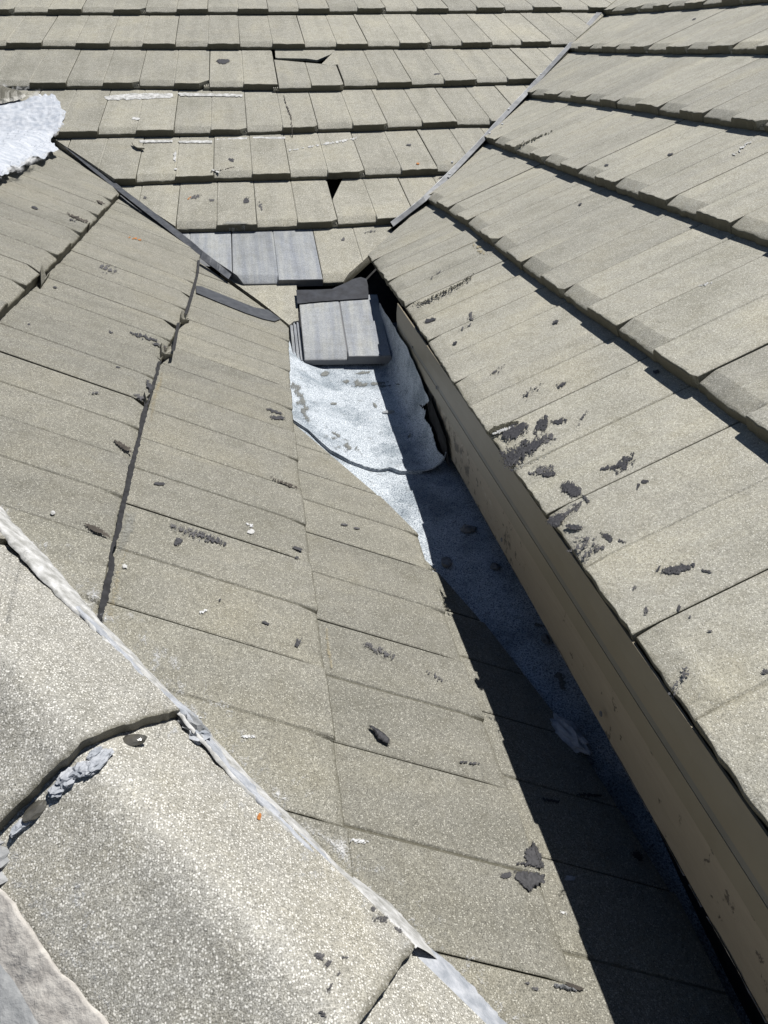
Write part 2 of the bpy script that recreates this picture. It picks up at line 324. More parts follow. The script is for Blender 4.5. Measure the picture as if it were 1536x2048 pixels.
# ------------------------------------------------------------------ tile
SVALS = [0, .0015, .005, .012, .020, .028, .034, .038, .055, .09, .14, .20, .26, .32, .38, .44]
def tile_mesh(w, ex, seed, skewa, skewb, rough=1.0, yskew=0.0, fine=True, ch=.0105, gd=.62):
    """local x left to right, y uphill, z normal. skewa/b: x shift per metre uphill of the left / right edge; yskew: nose line slope"""
    rnd = random.Random(seed)
    L = ex + .055
    ss = [s for s in SVALS if s < L - .01] + [L]
    g = .0009
    n_half = 9 if fine else 4
    xs = [g, g + .002]
    for i in range(1, n_half): xs.append(g + .002 + (w / 2 - .003 - g - .002) * i / n_half)
    xs += [w / 2 - .0030, w / 2 - .0008, w / 2 + .0014, w / 2 + .0034]
    for i in range(1, n_half): xs.append(w / 2 + .0034 + (w / 2 - .0034 - g - .002) * i / n_half)
    xs += [w - g - .002, w - g]
    verts = []; dirt = []; nx = len(xs); ny = len(ss)
    tilt = DROP / ex
    for j, s in enumerate(ss):
        for i, x in enumerate(xs):
            z = -tilt * s
            d = 0.0
            left = i <= n_half + 2
            if left:
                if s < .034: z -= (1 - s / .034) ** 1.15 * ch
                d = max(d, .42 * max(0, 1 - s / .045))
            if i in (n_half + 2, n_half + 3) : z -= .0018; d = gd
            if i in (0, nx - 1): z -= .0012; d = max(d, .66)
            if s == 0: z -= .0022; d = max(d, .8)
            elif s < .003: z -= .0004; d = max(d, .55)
            xx = x + (skewa * (1 - x / w) + skewb * x / w) * s
            yy = s + yskew * x
            if s < .013:
                a = fnoise(x * 90 + seed * 3.1, s * 90, 1.7) * .0014 + fnoise(x * 25 + seed, 3.3) * .0012
                yy += a * rough * (1 - s / .013); z += a * .6 * rough * (1 - s / .013)
            verts.append((xx, yy, z)); dirt.append(d)
    faces = []
    for j in range(ny - 1):
        for i in range(nx - 1):
            a = j * nx + i; faces.append((a, a + 1, a + nx + 1, a + nx))
    # bottom: nose row copied down plus the head row
    top = len(verts)
    per = [(0, i) for i in range(nx)] + [(j, nx - 1) for j in range(1, ny)] + [(ny - 1, i) for i in range(nx - 2, -1, -1)] + [(j, 0) for j in range(ny - 2, 0, -1)]
    idx = []
    for j, i in per:
        x, y, z = verts[j * nx + i]; zb = -tilt * ss[j] - T
        yb = y
        if j == 0: yb += fnoise(x * 120 + seed, 9.1) * .0012 * rough; zb += fnoise(x * 60 + seed * 2, 4.4) * .0012 * rough
        verts.append((x, yb, zb)); dirt.append(1.0 if j == 0 else .6); idx.append(len(verts) - 1)
    m_ = len(per)
    for q in range(m_):
        a = per[q][0] * nx + per[q][1]; b = per[(q + 1) % m_][0] * nx + per[(q + 1) % m_][1]
        faces.append((b, a, idx[q], idx[(q + 1) % m_]))
    faces.append(tuple(reversed(idx)))
    # interlock lug under the left edge with three ribs
    def boxv(x0, x1, y0, y1, zt, zb):
        b = len(verts)
        for yy in (y0, y1):
            dz = -tilt * yy
            for xx, zz in ((x0, zb), (x1, zb), (x1, zt), (x0, zt)):
                verts.append((xx + skewa * yy, yy, zz + dz)); dirt.append(.35)
        faces.extend([(b, b + 1, b + 2, b + 3), (b + 7, b + 6, b + 5, b + 4), (b, b + 4, b + 5, b + 1), (b + 1, b + 5, b + 6, b + 2), (b + 2, b + 6, b + 7, b + 3), (b + 3, b + 7, b + 4, b)])
    boxv(-.024, g - .0004, .004, L - .004, -.0165, -T + .0006)
    for q in range(3): boxv(-.0225 + q * .0078, -.0190 + q * .0078, .005, L - .006, -.0115, -.0160)
    return verts, faces, dirt

def build_tile(name, k, root, u0, u1, vn0, vn1, ex, seed, m='tile', clips=(), dn=0.0, chip=0.0, rough=1.0, fine=True, yaw=0.0, slide=0.0, tilt=(0, 0), ch=.0105, gd=.62):
    """u0 is the left joint, u1 the right joint (seen from below)"""
    w = abs(u1 - u0)
    sa = SHEAR[k](u0) * UPX[k]; sb = SHEAR[k](u1) * UPX[k]
    verts, faces, dirt = tile_mesh(w, ex, seed, sa, sb, rough, (vn0 - vn1) / w, fine, ch, gd)
    mw = frame_matrix(k, u0, vn0 + slide, dn)
    rx, ry = tilt
    mw = mw @ Matrix.Rotation(yaw, 4, 'Z') @ Matrix.Rotation(rx, 4, 'X') @ Matrix.Rotation(ry, 4, 'Y')
    me = mesh_from(name, verts, faces, dirt)
    cl = list(clips)
    if clips or chip:
        bm = bmesh.new(); bm.from_mesh(me); inv = mw.inverted()
        for (p, q, keep) in clips:                 # world points p,q and a point on the side kept: vertical cut
            nn = (q - p).cross(Vector((0, 0, 1))).normalized()
            if (keep - p).dot(nn) > 0: nn = -nn
            lp = inv @ p; ln = (inv.to_3x3() @ nn).normalized()
            cut(bm, lp, ln, seed)
        if chip:
            a = Vector((w - .0245 - chip * .25, -.002, 0)); b_ = Vector((w, chip * .75, 0)); d = (b_ - a); ln = Vector((d.y, -d.x, 0)).normalized()
            cut(bm, a, ln, seed, lugs=True)
        if not bm.verts: bm.free(); return None
        bm.to_mesh(me); bm.free()
        if not me.polygons: return None
    o = link(name, me, M[m], root, mw)
    return o
def cut(bm, co, no, seed=0, lugs=False):
    g = bm.verts[:] + bm.edges[:] + bm.faces[:]
    r = bmesh.ops.bisect_plane(bm, geom=g, plane_co=co, plane_no=no, clear_outer=True, dist=1e-6)
    ed = [e for e in r['geom_cut'] if isinstance(e, bmesh.types.BMEdge) and e.is_boundary]
    if ed:
        f = bmesh.ops.holes_fill(bm, edges=ed, sides=0)
        if f['faces']: bmesh.ops.triangulate(bm, faces=f['faces'])

# ------------------------------------------------------------------ roof slopes
roofF = tag(empty('roof_slope', W('F', .3, -3.2)), 'far roof slope of square brown grey concrete tiles facing the viewer between two metal valleys', 'roof', None, 'structure')
roofL = tag(empty('roof_slope', W('L', 1.2, 0)), 'left roof slope falling to the right, below the mortared hip, of brown grey concrete tiles', 'roof', None, 'structure')
roofR = tag(empty('roof_slope', W('R', 2, -1)), 'right roof slope of brown grey tiles ending in an eave over the brown fascia board', 'roof', None, 'structure')
def wl(k, a, b, keep, n=0.0):
    P = []
    for q in (a, b, keep):
        u, v = on(k, q[0], q[1], n); P.append(W(k, u, v, n))
    return tuple(P)
CLIP = {
 'F': [wl('F', (115, 268), (490, 562), (500, 200)), wl('F', (1217, 10), (794, 446), (600, 200))],
 'L': [wl('L', (112, 274), (578, 652), (200, 900))],
 'R': [wl('R', (1225, 0), (735, 510), (1400, 300))],
}
CUTE = [(588, 840), (600, 851), (655, 890), (700, 930), (770, 1005), (835, 1070), (885, 1140), (940, 1215), (1040, 1350), (1110, 1430), (1190, 1540), (1303, 1661), (1375, 1869), (1459, 2012), (1560, 2200)]
seed = 0
SKIP = {('F', 4, 4), ('F', 7, 99)}
tilecount = {}
HIPC = (V3((-.118, .569, -.563)) + V3((-.073, -.068, 0)), V3((.083, .354, -.66)) + V3((-.073, -.068, 0)), V3((.2, .8, -.7)))
def near_px(k, u, v):
    P = W(k, u, v); z = P.dot(CAM_F)
    if z < .05: return None
    return 768 + F_PX * P.dot(CAM_R) / z, 1024 - F_PX * P.dot(CAM_U) / z
def seen(k, u0, u1, va, vb, mrg=260):
    pts = [near_px(k, u, v) for u in (u0, u1, (u0 + u1) / 2) for v in (va, vb)]
    pts = [p for p in pts if p]
    if not pts: return False
    xs = [p[0] for p in pts]; ys = [p[1] for p in pts]
    return max(xs) > -mrg and min(xs) < 1536 + mrg and max(ys) > -mrg and min(ys) < 2048 + mrg
CHIPS = {('F', 2, .448): 0}
for k, root in (('F', roofF), ('L', roofL), ('R', roofR)):
    for ci, (nl, js) in enumerate(COURSES[k]):
        if ci == 0: continue
        js = sorted(js)
        for ji, (a, b) in enumerate(zip(js, js[1:])):
            seed += 1
            rnd = random.Random(seed * 7 + 1)
            va = lerp_poly(nl, a); vb = lerp_poly(nl, b); pa = lerp_poly(COURSES[k][ci - 1][0], (a + b) / 2)
            ex = (va + vb) / 2 - pa
            if not seen(k, a, b, va, pa): continue
            if UPX[k] > 0: u0, u1, v0, v1 = a, b, va, vb
            else: u0, u1, v0, v1 = b, a, vb, va
            clips = []
            # only clip where the tile reaches the cut line
            corners = [W(k, u, v) for u in (a - .03, b + .03) for v in (max(va, vb) + .01, pa - .08)]
            drop = False
            for (p, q, keep) in CLIP[k]:
                nn = (q - p).cross(Vector((0, 0, 1))).normalized()
                if (keep - p).dot(nn) < 0: nn = -nn
                ds = [(cc - p).dot(nn) for cc in corners]
                if max(ds) < .01: drop = True
                elif min(ds) < 0: clips.append((p, q, keep))
            if k == 'L':
                nn = (HIPC[1] - HIPC[0]).cross(Vector((0, 0, 1))).normalized(); nn = nn if (HIPC[2] - HIPC[0]).dot(nn) > 0 else -nn
                ds = [(cc - HIPC[0]).dot(nn) for cc in corners]
                if max(ds) < .01: drop = True
                elif min(ds) < 0: clips.append(HIPC)
            if drop: continue
            if k == 'F' and ci == 8:
                if ji == 2:      # broken tile at the foot of the far slope
                    clips.append(wl('F', (664, 574), (739, 508), (660, 480)))
            if k == 'F' and ci == 7 and abs(a - .272) < .02:
                clips.append(wl('F', (650, 372), (677, 366) , (720, 420)) if False else wl('F', (676, 362), (660, 402), (740, 420)))
            if k == 'F' and ci == 4 and abs(a - .135) < .02:
                brk = (u0, u1, v0, v1, ex, seed); continue
            dirs = rnd.uniform(-.0010, .0012) * (.5 if (k == 'L' and ci >= 3) else 1)
            chip = rnd.choice([0, 0, .016, .026, .038]) if k != 'R' else rnd.choice([0, 0, 0, .010, .014])
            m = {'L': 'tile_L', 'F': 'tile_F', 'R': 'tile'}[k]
            if k == 'F' and ci == 8 and ji < 2: m = 'tile_fresh'; chip = 0; dirs = .001
            if clips or (k == 'R' and ci == 9) or (k == 'L' and ci >= 3 and rnd.random() < .7): chip = 0
            if k == 'L' and ci >= 4:                # cut along the hidden gutter
                cc_ = sorted((pix('L', x, y)[0], pix('L', x, y)[1]) for x, y in CUTE)
                if a > cc_[-1][0] - .03 and ci >= 4: continue
                ua, ub = a - .01, min(b + .01, cc_[-1][0])
                va_, vb_ = lerp_poly(cc_, ua), lerp_poly(cc_, ub)
                if min(va_, vb_) < max(va, vb) + .03: clips.append((W('L', ua, va_), W('L', ub, vb_), W('L', (a + b) / 2, -.3)))
                # drop tiles wholly beyond the cut
            o = build_tile('roof_tile', k, root, u0, u1, v0, v1, ex, seed, m, clips, dirs, chip, (2.2 if k == 'R' else 1.5) if m != 'tile_fresh' else .35,
                           yaw=rnd.uniform(-.003, .003), tilt=(rnd.uniform(-.0015, .0015), rnd.uniform(-.002, .002)), ch=.0045 if (k == 'L' and ci >= 2) else (.005 if (k == 'R' and ci == 9) else (.0140 if k == 'F' else .0105)), gd=rnd.choice([.35, .5, .62, .7]) if k != 'F' else (.05 if m == 'tile_fresh' else rnd.choice([.15, .3, .5])))
            if o is None: continue
            if m == 'tile_fresh': o['label'] = 'pale bare grey replacement tile'
            tilecount[k] = tilecount.get(k, 0) + 1
print('tiles', tilecount)

# broken tile of the far slope: a slid main piece, a sliver and a loose shard
def prism(name, k, root, px, m, n_top=None, th=T, off=0.0, jag=.0015, dirt=.0, plane=None, seed=1):
    """piece of tile with the outline given in the photo, laid on the tile surface of slope k"""
    pts = []
    for x, y in px:
        if plane:
            P0_, N_ = plane; d_ = ray(x, y); P_ = d_ * (P0_.dot(N_) / d_.dot(N_)); q_ = P_ - FR[k][0]
            u, v, n = q_.dot(FR[k][1]), q_.dot(FR[k][2]), q_.dot(FR[k][3])
        elif n_top is None: u, v, n = pix(k, x, y)
        else: u, v = on(k, x, y, n_top); n = n_top
        pts.append((u, v, n + off))
    out = []
    for i in range(len(pts)):
        a = pts[i]; b = pts[(i + 1) % len(pts)]; d = math.hypot(a[0] - b[0], a[1] - b[1]); q = max(1, int(d / .012))
        for t in range(q):
            f = t / q; j1 = 0 if t == 0 else jag
            out.append((a[0] + (b[0] - a[0]) * f + fnoise(seed + i * 3.3 + t * .9, 1.1) * j1, a[1] + (b[1] - a[1]) * f + fnoise(seed + i * 5.3 + t * .8, 7.1) * j1, a[2] + (b[2] - a[2]) * f))
    cu = sum(p[0] for p in out) / len(out); cv = sum(p[1] for p in out) / len(out)
    mw = frame_matrix(k, cu, cv, 0); inv = mw.inverted()
    top = [inv @ W(k, *p) for p in out]; bot = [t + Vector((0, 0, -th)) for t in top]
    n_ = len(out)
    area = sum(top[i].x * top[(i + 1) % n_].y - top[(i + 1) % n_].x * top[i].y for i in range(n_))
    if area < 0: top.reverse(); bot.reverse()
    verts = top + bot; faces = [tuple(range(n_)), tuple(reversed(range(n_, 2 * n_)))] + [(i, i + n_, (i + 1) % n_ + n_, (i + 1) % n_) for i in range(n_)]
    att = [dirt] * n_ + [.9] * n_
    me = mesh_from(name, verts, faces, att)
    return link(name, me, M[m], root, mw)
u0, u1, v0, v1, ex, sdd = brk
o = build_tile('roof_tile', 'F', roofF, u0 + .003, u1 - .004, v0 + .022, v1 + .022, ex, sdd, 'tile_F', [wl('F', (550, 121), (683, 136), (620, 170), -.022)], .001, .018)
o['label'] = 'broken tile whose lower piece has slid down'
prism('tile_sliver', 'F', roofF, [(550, 99), (668, 99), (669, 104), (660, 109), (634, 120), (613, 117), (556, 116), (551, 115)], 'tile_F', n_top=-.026, th=.012)
prism('tile_shard', 'F', roofF, [(668, 103), (676, 117), (680, 128), (661, 131), (643, 128)], 'tile_F', n_top=-.014, th=.012)

# course nine of the far slope, cut to a point above the loose grey tile
prism('roof_tile', 'F', roofF, [(440, 545), (500, 560), (592, 560), (594, 583), (597, 641), (587, 643), (579, 650), (520, 603)], 'tile_F', plane=(V3((.1, 2.45, -.607)), V3((0, -.17, 1)).normalized()), jag=.001, th=.022)
# decks under the tiles
def quad(name, pts, m, root, th=.012):
    verts = list(pts) + [Vector(p) - Vector((0, 0, th)) for p in pts]; n_ = len(pts)
    faces = [tuple(range(n_)), tuple(reversed(range(n_, 2 * n_)))] + [((i + 1) % n_, i, i + n_, (i + 1) % n_ + n_) for i in range(n_)]
    return link(name, mesh_from(name, verts, faces), M[m], root)
dk = -.082
quad('roof_deck', [W('F', -2.2, -2.36, dk), W('F', 2.6, -2.36, dk), W('F', 2.6, -6, dk), W('F', -2.2, -6, dk)], 'dark', roofF)
quad('roof_deck', [W('L', -.8, -.86, dk), W('L', 3.3, -.86, dk), W('L', 2.1, .05, dk), W('L', 1.0, .5, dk), W('L', -.8, .8, dk)], 'dark', roofL)
quad('roof_deck', [W('R', -1, -.46, dk), W('R', -1, -4.2, dk), W('R', 8, -4.2, dk), W('R', 2.6, -.46, dk)], 'dark', roofR)

def inpoly(x, y, poly):
    c_ = False; j = len(poly) - 1
    for i in range(len(poly)):
        xi, yi = poly[i]; xj, yj = poly[j]
        if (yi > y) != (yj > y) and x < (xj - xi) * (y - yi) / (yj - yi) + xi: c_ = not c_
        j = i
    return c_
# ------------------------------------------------------------------ membrane in the dead valley
def zL(x, y, n=0.0):
    O, eu, ev, nn = FR['L']; o = O + nn * n; return (o.dot(nn) - nn.x * x - nn.y * y) / nn.z
def zF(x, y, n=0.0):
    O, eu, ev, nn = FR['F']; o = O + nn * n; return (o.dot(nn) - nn.y * y) / nn.z
G = [(-1, -1.06), (0, -.95), (.5, -.885), (.64, -.862), (.8, -.836), (.95, -.812), (1.16, -.779), (1.42, -.768), (1.63, -.755), (1.87, -.738), (2.2, -.690), (2.4, -.650), (2.6, -.59), (3.2, -.45)]
def smax(a, b, r=.012):
    h = max(0, min(1, .5 + .5 * (a - b) / r)); return b * (1 - h) + a * h + r * h * (1 - h) * .5
def zM(x, y):
    g = lerp_poly(G, y)
    return smax(zL(x, y, -.030), g, .014) + fnoise(x * 9, y * 5, 2.2) * .004 + .003 * fnoise(x * 34 + y * 22, y * 7, 1.3) * max(0, min(1, (.16 - x) / .05)) * max(0, min(1, (y - 1.4) / .2)) + fnoise(x * 30, y * 22, 5) * .0008
def zU(x, y):
    z = zM(x, y) + .0045
    xw = .300 + .03 * max(0, min(1, (y - 1.5) / .5)) * 0
    if x > xw: z += ((x - xw) / .062) ** 1.7 * .10
    return z
def hit(x, y, zf, a=.3, b=6.0):
    d = ray(x, y); lo, hi = a, b; t = a
    while t < b:
        P = d * t
        if P.z < zf(P.x, P.y): break
        t += .004
    lo, hi = t - .004, t
    for _ in range(18):
        m_ = (lo + hi) / 2; P = d * m_
        if P.z < zf(P.x, P.y): hi = m_
        else: lo = m_
    return d * hi
def height_mesh(name, xs, ys, zf, keep=None, th=.003):
    nx, ny = len(xs), len(ys); verts = [(x, y, zf(x, y)) for y in ys for x in xs]; faces = []
    for j in range(ny - 1):
        for i in range(nx - 1):
            if keep and not keep((xs[i] + xs[i + 1]) / 2, (ys[j] + ys[j + 1]) / 2): continue
            a = j * nx + i; faces.append((a, a + 1, a + nx + 1, a + nx))
    used = sorted({i for f in faces for i in f}); mp = {o: i for i, o in enumerate(used)}
    return [verts[i] for i in used], [tuple(mp[i] for i in f) for f in faces]
def lin(a, b, n): return [a + (b - a) * i / (n - 1) for i in range(n)]
mem = tag(empty('roofing_membrane', (.25, 1.5, -.75)), 'white granulated roofing membrane lining the gutter between the left slope and the brown fascia', 'membrane')
v_, f_ = height_mesh('m', lin(-.12, .50, 90), lin(-.4, 2.20, 220), zM)
link('lower_sheet', mesh_from('lower_sheet', v_, f_, smooth=True), M['membrane'], mem)
# upper sheet: its lower edge follows the lap curve
LAP = [(586, 846), (618, 866), (640, 888), (662, 908), (700, 928), (750, 944), (780, 941), (800, 945), (830, 945), (858, 935), (880, 920), (890, 900)]
lap3 = [hit(x, y, zM if x < 800 else zU) for x, y in LAP]
def yl(x):
    pts = sorted((p.x, p.y) for p in lap3); return lerp_poly(pts, x)
nxu, nyu = 130, 200; verts = []; faces = []; xsu = lin(lap3[0].x - .03, .358, nxu)
def eave_pt(y): return W('R', 2.62, -.4265).lerp(W('R', -.6, -.4265), (y - W('R', 2.62, -.4265).y) / (W('R', -.6, -.4265).y - W('R', 2.62, -.4265).y))
for j in range(nyu):
    for i in range(nxu):
        qs = i / (nxu - 1); x = xsu[0] + (.300 - xsu[0]) * min(1, qs / .72)
        y0 = yl(x) + fnoise(x * 120, 3.0) * .0015; t = j / (nyu - 1); y = y0 + (2.19 - y0) * t
        lift = .004 * math.exp(-((y - y0) / .012) ** 2) * (1 + .8 * fnoise(x * 20, 1))
        # torn away from the wall near the lap
        z = zU(x, y) + lift
        if qs > .72:
            q = (qs - .72) / .28; ep = eave_pt(y); zt = ep.z - lerp_poly([(1.2, .176), (1.38, .165), (1.5, .125), (1.65, .095), (1.8, .075), (2.3, .07)], y) + fnoise(y * 22, 5.5) * .006
            x = .300 + (ep.x - .0075 - .300) * math.sin(q * math.pi / 2) + fnoise(y * 9, q * 3, 4) * .003 * math.sin(q * math.pi); z = z + (zt - z) * (1 - math.cos(q * math.pi / 2)) ** 1.1
        verts.append((x, y, z))
TORN = [(836, 808), (846, 812), (858, 802), (870, 806), (890, 840), (905, 905), (893, 918), (874, 900), (868, 878), (862, 855), (848, 836), (852, 822)]
def to_px(P): z = P.dot(CAM_F); return 768 + F_PX * P.dot(CAM_R) / z, 1024 - F_PX * P.dot(CAM_U) / z
def tornhole(v): return inpoly(*to_px(Vector(v)), TORN)
for j in range(nyu - 1):
    for i in range(nxu - 1):
        a = j * nxu + i
        if tornhole([(verts[a][c_] + verts[a + nxu + 1][c_]) / 2 for c_ in range(3)]): continue
        faces.append((a, a + 1, a + nxu + 1, a + nxu))
# skirt for the cut edge of the sheet
for i in range(nxu): x, y, z = verts[i]; verts.append((x + (.003 if i > .72 * nxu else 0), y + .001, zM(x, y) - .001 if i < .72 * nxu else z - .003))
base = nxu * nyu
for i in range(nxu - 1): faces.append((i + 1, i, base + i, base + i + 1))
link('upper_sheet', mesh_from('upper_sheet', verts, faces, smooth=True), M['membrane'], mem)

quad('hole_shade_board', [eave_pt(1.36) + Vector((-.0045, 0, -.185)), eave_pt(1.58) + Vector((-.0045, 0, -.18)), eave_pt(1.56) + Vector((-.0045, 0, -.105)), eave_pt(1.40) + Vector((-.0045, 0, -.14))], 'dark', mem, .004)  # dark board added so the torn hole reads as deep shade
# wall and soffit hidden behind the fascia
quad('house_wall', [Vector((.455, -1.2, -.62)), Vector((.455, 3.0, -.60)), Vector((.475, 3.0, -.60)), Vector((.475, -1.2, -.62))], 'wood', None, 1.6)
tag(bpy.data.objects['house_wall'], 'dark timber wall in the gap behind the brown fascia board', 'wall')

# ------------------------------------------------------------------ fascia
E0 = W('R', 2.62, -.4265); E1 = W('R', -.6, -.4265)
fdir = Vector((E1.x - E0.x, E1.y - E0.y, 0)).normalized(); fout = Vector((-1, 0, 0)); fout = (fout - fdir * fout.dot(fdir)).normalized()
fas = tag(empty('fascia_board', (.37, 1.2, -.65)), 'long brown painted fascia board with peeling paint under the right eave', 'fascia')
def strip(name, prof, m, ya=1.96, yb=-.6, nseg=60, jit=0.0, root=fas, wob=.0012):
    """prof: list of (outward, z) closed cross-section swept along the eave"""
    verts = []; faces = []; k_ = len(prof)
    for s in range(nseg + 1):
        y = ya + (yb - ya) * s / nseg; t = (y - E0.y) / (E1.y - E0.y); b = E0.lerp(E1, t)
        for i, (o_, z) in enumerate(prof):
            j_ = fnoise(y * 40, i * 3.7) * jit; wv = fnoise(y * 2.2, 8.8) * wob
            verts.append(b + fout * (o_ + wv) + Vector((0, 0, z + j_)))
    for s in range(nseg):
        for i in range(k_):
            a = s * k_ + i; b = s * k_ + (i + 1) % k_; faces.append((a, b, b + k_, a + k_))
    faces.append(tuple(reversed(range(k_)))); faces.append(tuple(range(nseg * k_, (nseg + 1) * k_)))
    me = mesh_from(name, verts, faces)
    bm = bmesh.new(); bm.from_mesh(me); bmesh.ops.recalc_face_normals(bm, faces=bm.faces); bm.to_mesh(me); bm.free()
    return link(name, me, M[m], root)
strip('board', [(-.0035, -.101), (-.0035, -.160), (-.003, -.1755), (-.006, -.1785), (-.024, -.1785), (-.024, -.101)], 'board', jit=.0005, nseg=240)
strip('upper_moulding', [(.0005, -.070), (.001, -.097), (-.0035, -.1015), (-.022, -.1015), (-.022, -.070)], 'trim')
strip('trim_groove', [(-.0002, -.058), (-.0002, -.071), (-.022, -.071), (-.022, -.058)], 'trim_grey')
strip('drip_flange', [(-.0005, -.0105), (.0015, -.036), (.001, -.0585), (-.0035, -.0595), (-.014, -.0595), (-.0035, -.0105)], 'trim')
# pale curls of paint along the lower arris
ypk = -.2
while ypk < 1.75:
    ln = random.uniform(.02, .11); q = 14; vs = []; hm = random.choice([.0006, .0010, .0016, .0028]); ph = random.uniform(0, 50)
    for s_ in range(q + 1):
        yy = ypk + ln * s_ / q; t = (yy - E0.y) / (E1.y - E0.y); b = E0.lerp(E1, t); hgt = hm * min(1, 4 * s_ / q, 4 * (q - s_) / q) * (1 + .7 * fnoise(ph + s_ * .7, 2.0))
        vs += [b + Vector((0, 0, -.1775 - hgt * .5)) + fout * -.0050, b + Vector((0, 0, -.1762 + hgt)) + fout * -.0024]
    fs = [(2 * k_, 2 * k_ + 2, 2 * k_ + 3, 2 * k_ + 1) for k_ in range(q)]
    link('paint_flake', mesh_from('paint_flake', [v + fout * .0012 for v in vs], fs), M['peel'], fas)
    ypk += ln + random.choice([.0, .01, .06, .12])

# nail heads
def disc(name, P, nrm, r, m, root, h=.0015, seg=12):
    q = nrm.to_track_quat('Z', 'Y').to_matrix().to_4x4(); vs = []; fs = []
    for zz, rr in ((0, r), (h, r * .8)): vs += [(math.cos(a * math.tau / seg) * rr, math.sin(a * math.tau / seg) * rr, zz) for a in range(seg)]
    fs = [(i, (i + 1) % seg, (i + 1) % seg + seg, i + seg) for i in range(seg)] + [tuple(range(seg, 2 * seg))]
    return link(name, mesh_from(name, vs, fs), M[m], root, Matrix.Translation(P) @ q)
for y, z in ((1.50, -.066), (1.42, -.150), (1.02, -.15), (1.75, -.06), (.62, -.15)):
    t = (y - E0.y) / (E1.y - E0.y); disc('nail_head', E0.lerp(E1, t) + fout * .0025 + Vector((0, 0, z)), fout, .004, 'metal', fas)

# ------------------------------------------------------------------ valley flashings
def ribbon(name, pts_low, pts_high, m, root, th=.0012, sub=6):
    """thin upstand between two matching 3D polylines"""
    def dens(p):
        o = []
        for a, b in zip(p, p[1:]):
            for s in range(sub): o.append(a.lerp(b, s / sub))
        return o + [p[-1]]
    lo, hi = dens(pts_low), dens(pts_high); vs = []; fs = []; n_ = len(lo)
    for i in range(n_):
        d = (lo[min(i + 1, n_ - 1)] - lo[max(i - 1, 0)]); s = d.cross(hi[i] - lo[i]).normalized() * th
        wv = Vector((0, 0, fnoise(i * .35, len(name)) * .002))
        vs += [lo[i], hi[i] + wv, hi[i] + s + wv, lo[i] + s]
    for i in range(n_ - 1):
        for j in range(4): a = i * 4 + j; b = i * 4 + (j + 1) % 4; fs.append((a, b, b + 4, a + 4))
    fs += [(3, 2, 1, 0), tuple(range((n_ - 1) * 4, n_ * 4))]
    me = mesh_from(name, vs, fs); bm = bmesh.new(); bm.from_mesh(me); bmesh.ops.recalc_face_normals(bm, faces=bm.faces); bm.to_mesh(me); bm.free()
    return link(name, me, M[m], root)
vl = tag(empty('valley_flashing', W('L', 2.9, -.3)), 'bent dull grey metal valley flashing between the left slope and the far slope', 'flashing', 'valley flashings')
LV = [(96, 262), (130, 292), (180, 334), (240, 382), (330, 452), (380, 492), (402, 514), (430, 534), (458, 556)]
HV = [.001, .002, .003, .002, .004, .006, .010, .008, .003]
low = [W('L', *on('L', x, y), -.005) for x, y in LV]; high = [W('L', *on('L', x + 3, y - 3), 0) + Vector((.002, .004, h)) for (x, y), h in zip(LV, HV)]
ribbon('upstand', low, high, 'lead', vl)
ribbon('hemmed_edge', [p + Vector((-.001, -.001, -.001)) for p in high], [p + Vector((.001, .002, .0014)) for p in high], 'metal', vl, .0008)
ribbon('trough', [W('L', *on('L', x, y), -.030) for x, y in LV[:7]], [W('F', *on('F', x + 26, y - 4), -.045) for x, y in LV[:7]], 'metal', vl)
vr = tag(empty('valley_flashing', W('R', 4, -1.2)), 'bright straight metal valley flashing between the far slope and the right slope', 'flashing', 'valley flashings')
RV = [(1235, -14), (1180, 48), (1134, 98), (1090, 146), (1050, 190), (1000, 242), (958, 288), (905, 344), (850, 398), (815, 425), (785, 449)]
low = [W('R', *on('R', x, y), -.007) for x, y in RV]; high = [W('R', *on('R', x - 3, y - 2), 0) + Vector((-.001, -.001, .0035 + .002 * math.sin(i * 1.9))) for i, (x, y) in enumerate(RV)]
ribbon('upstand', low, high, 'metal', vr)
ribbon('hemmed_edge', high, [p + Vector((-.001, .0005, .0012)) for p in high], 'metal_bright', vr, .0008)
ribbon('trough', low, [W('F', *on('F', x - 24, y), -.045) for x, y in RV], 'metal', vr)
for x, y in ((1005, 250), (1018, 220), (980, 268), (900, 350), (1082, 150), (905, 326)):
    u, v = on('R', x, y); disc('sealant_dab', W('R', u, v, .003), Vector((-.2, -.5, .8)), .005, 'metal_bright', vr, .003)

for px_ in ([(411, 501), (415, 500), (457, 542), (453, 545)], [(437, 529), (447, 527), (452, 539), (442, 543)], [(453, 539), (462, 536), (467, 549), (457, 553)]):
    prism('torn_edge', 'L', vl, px_, 'metal_bright', off=.016, th=.002, jag=.0015)
for px_ in ([(320, 693), (338, 699), (343, 715), (331, 719), (321, 712)], [(361, 628), (374, 633), (377, 646), (366, 649), (360, 642)], [(82, 536), (96, 540), (98, 552), (86, 556), (79, 548)], [(286, 792), (297, 796), (299, 808), (290, 810)]):
    prism('exposed_lug', 'L', roofL, px_, 'tile_L', off=.010, th=.012, jag=.0008, dirt=.3)
# lead strip over the left slope, below the valley
ls = prism('lead_strip', 'L', None, [(391, 574), (402, 575), (440, 590), (480, 606), (508, 617), (535, 622), (560, 640), (548, 645), (525, 640), (490, 628), (440, 608), (392, 588)], 'lead', off=.004, th=.0025, jag=.001)
tag(ls, 'dark grey lead strip lying across the left slope tiles near the valley', 'flashing')
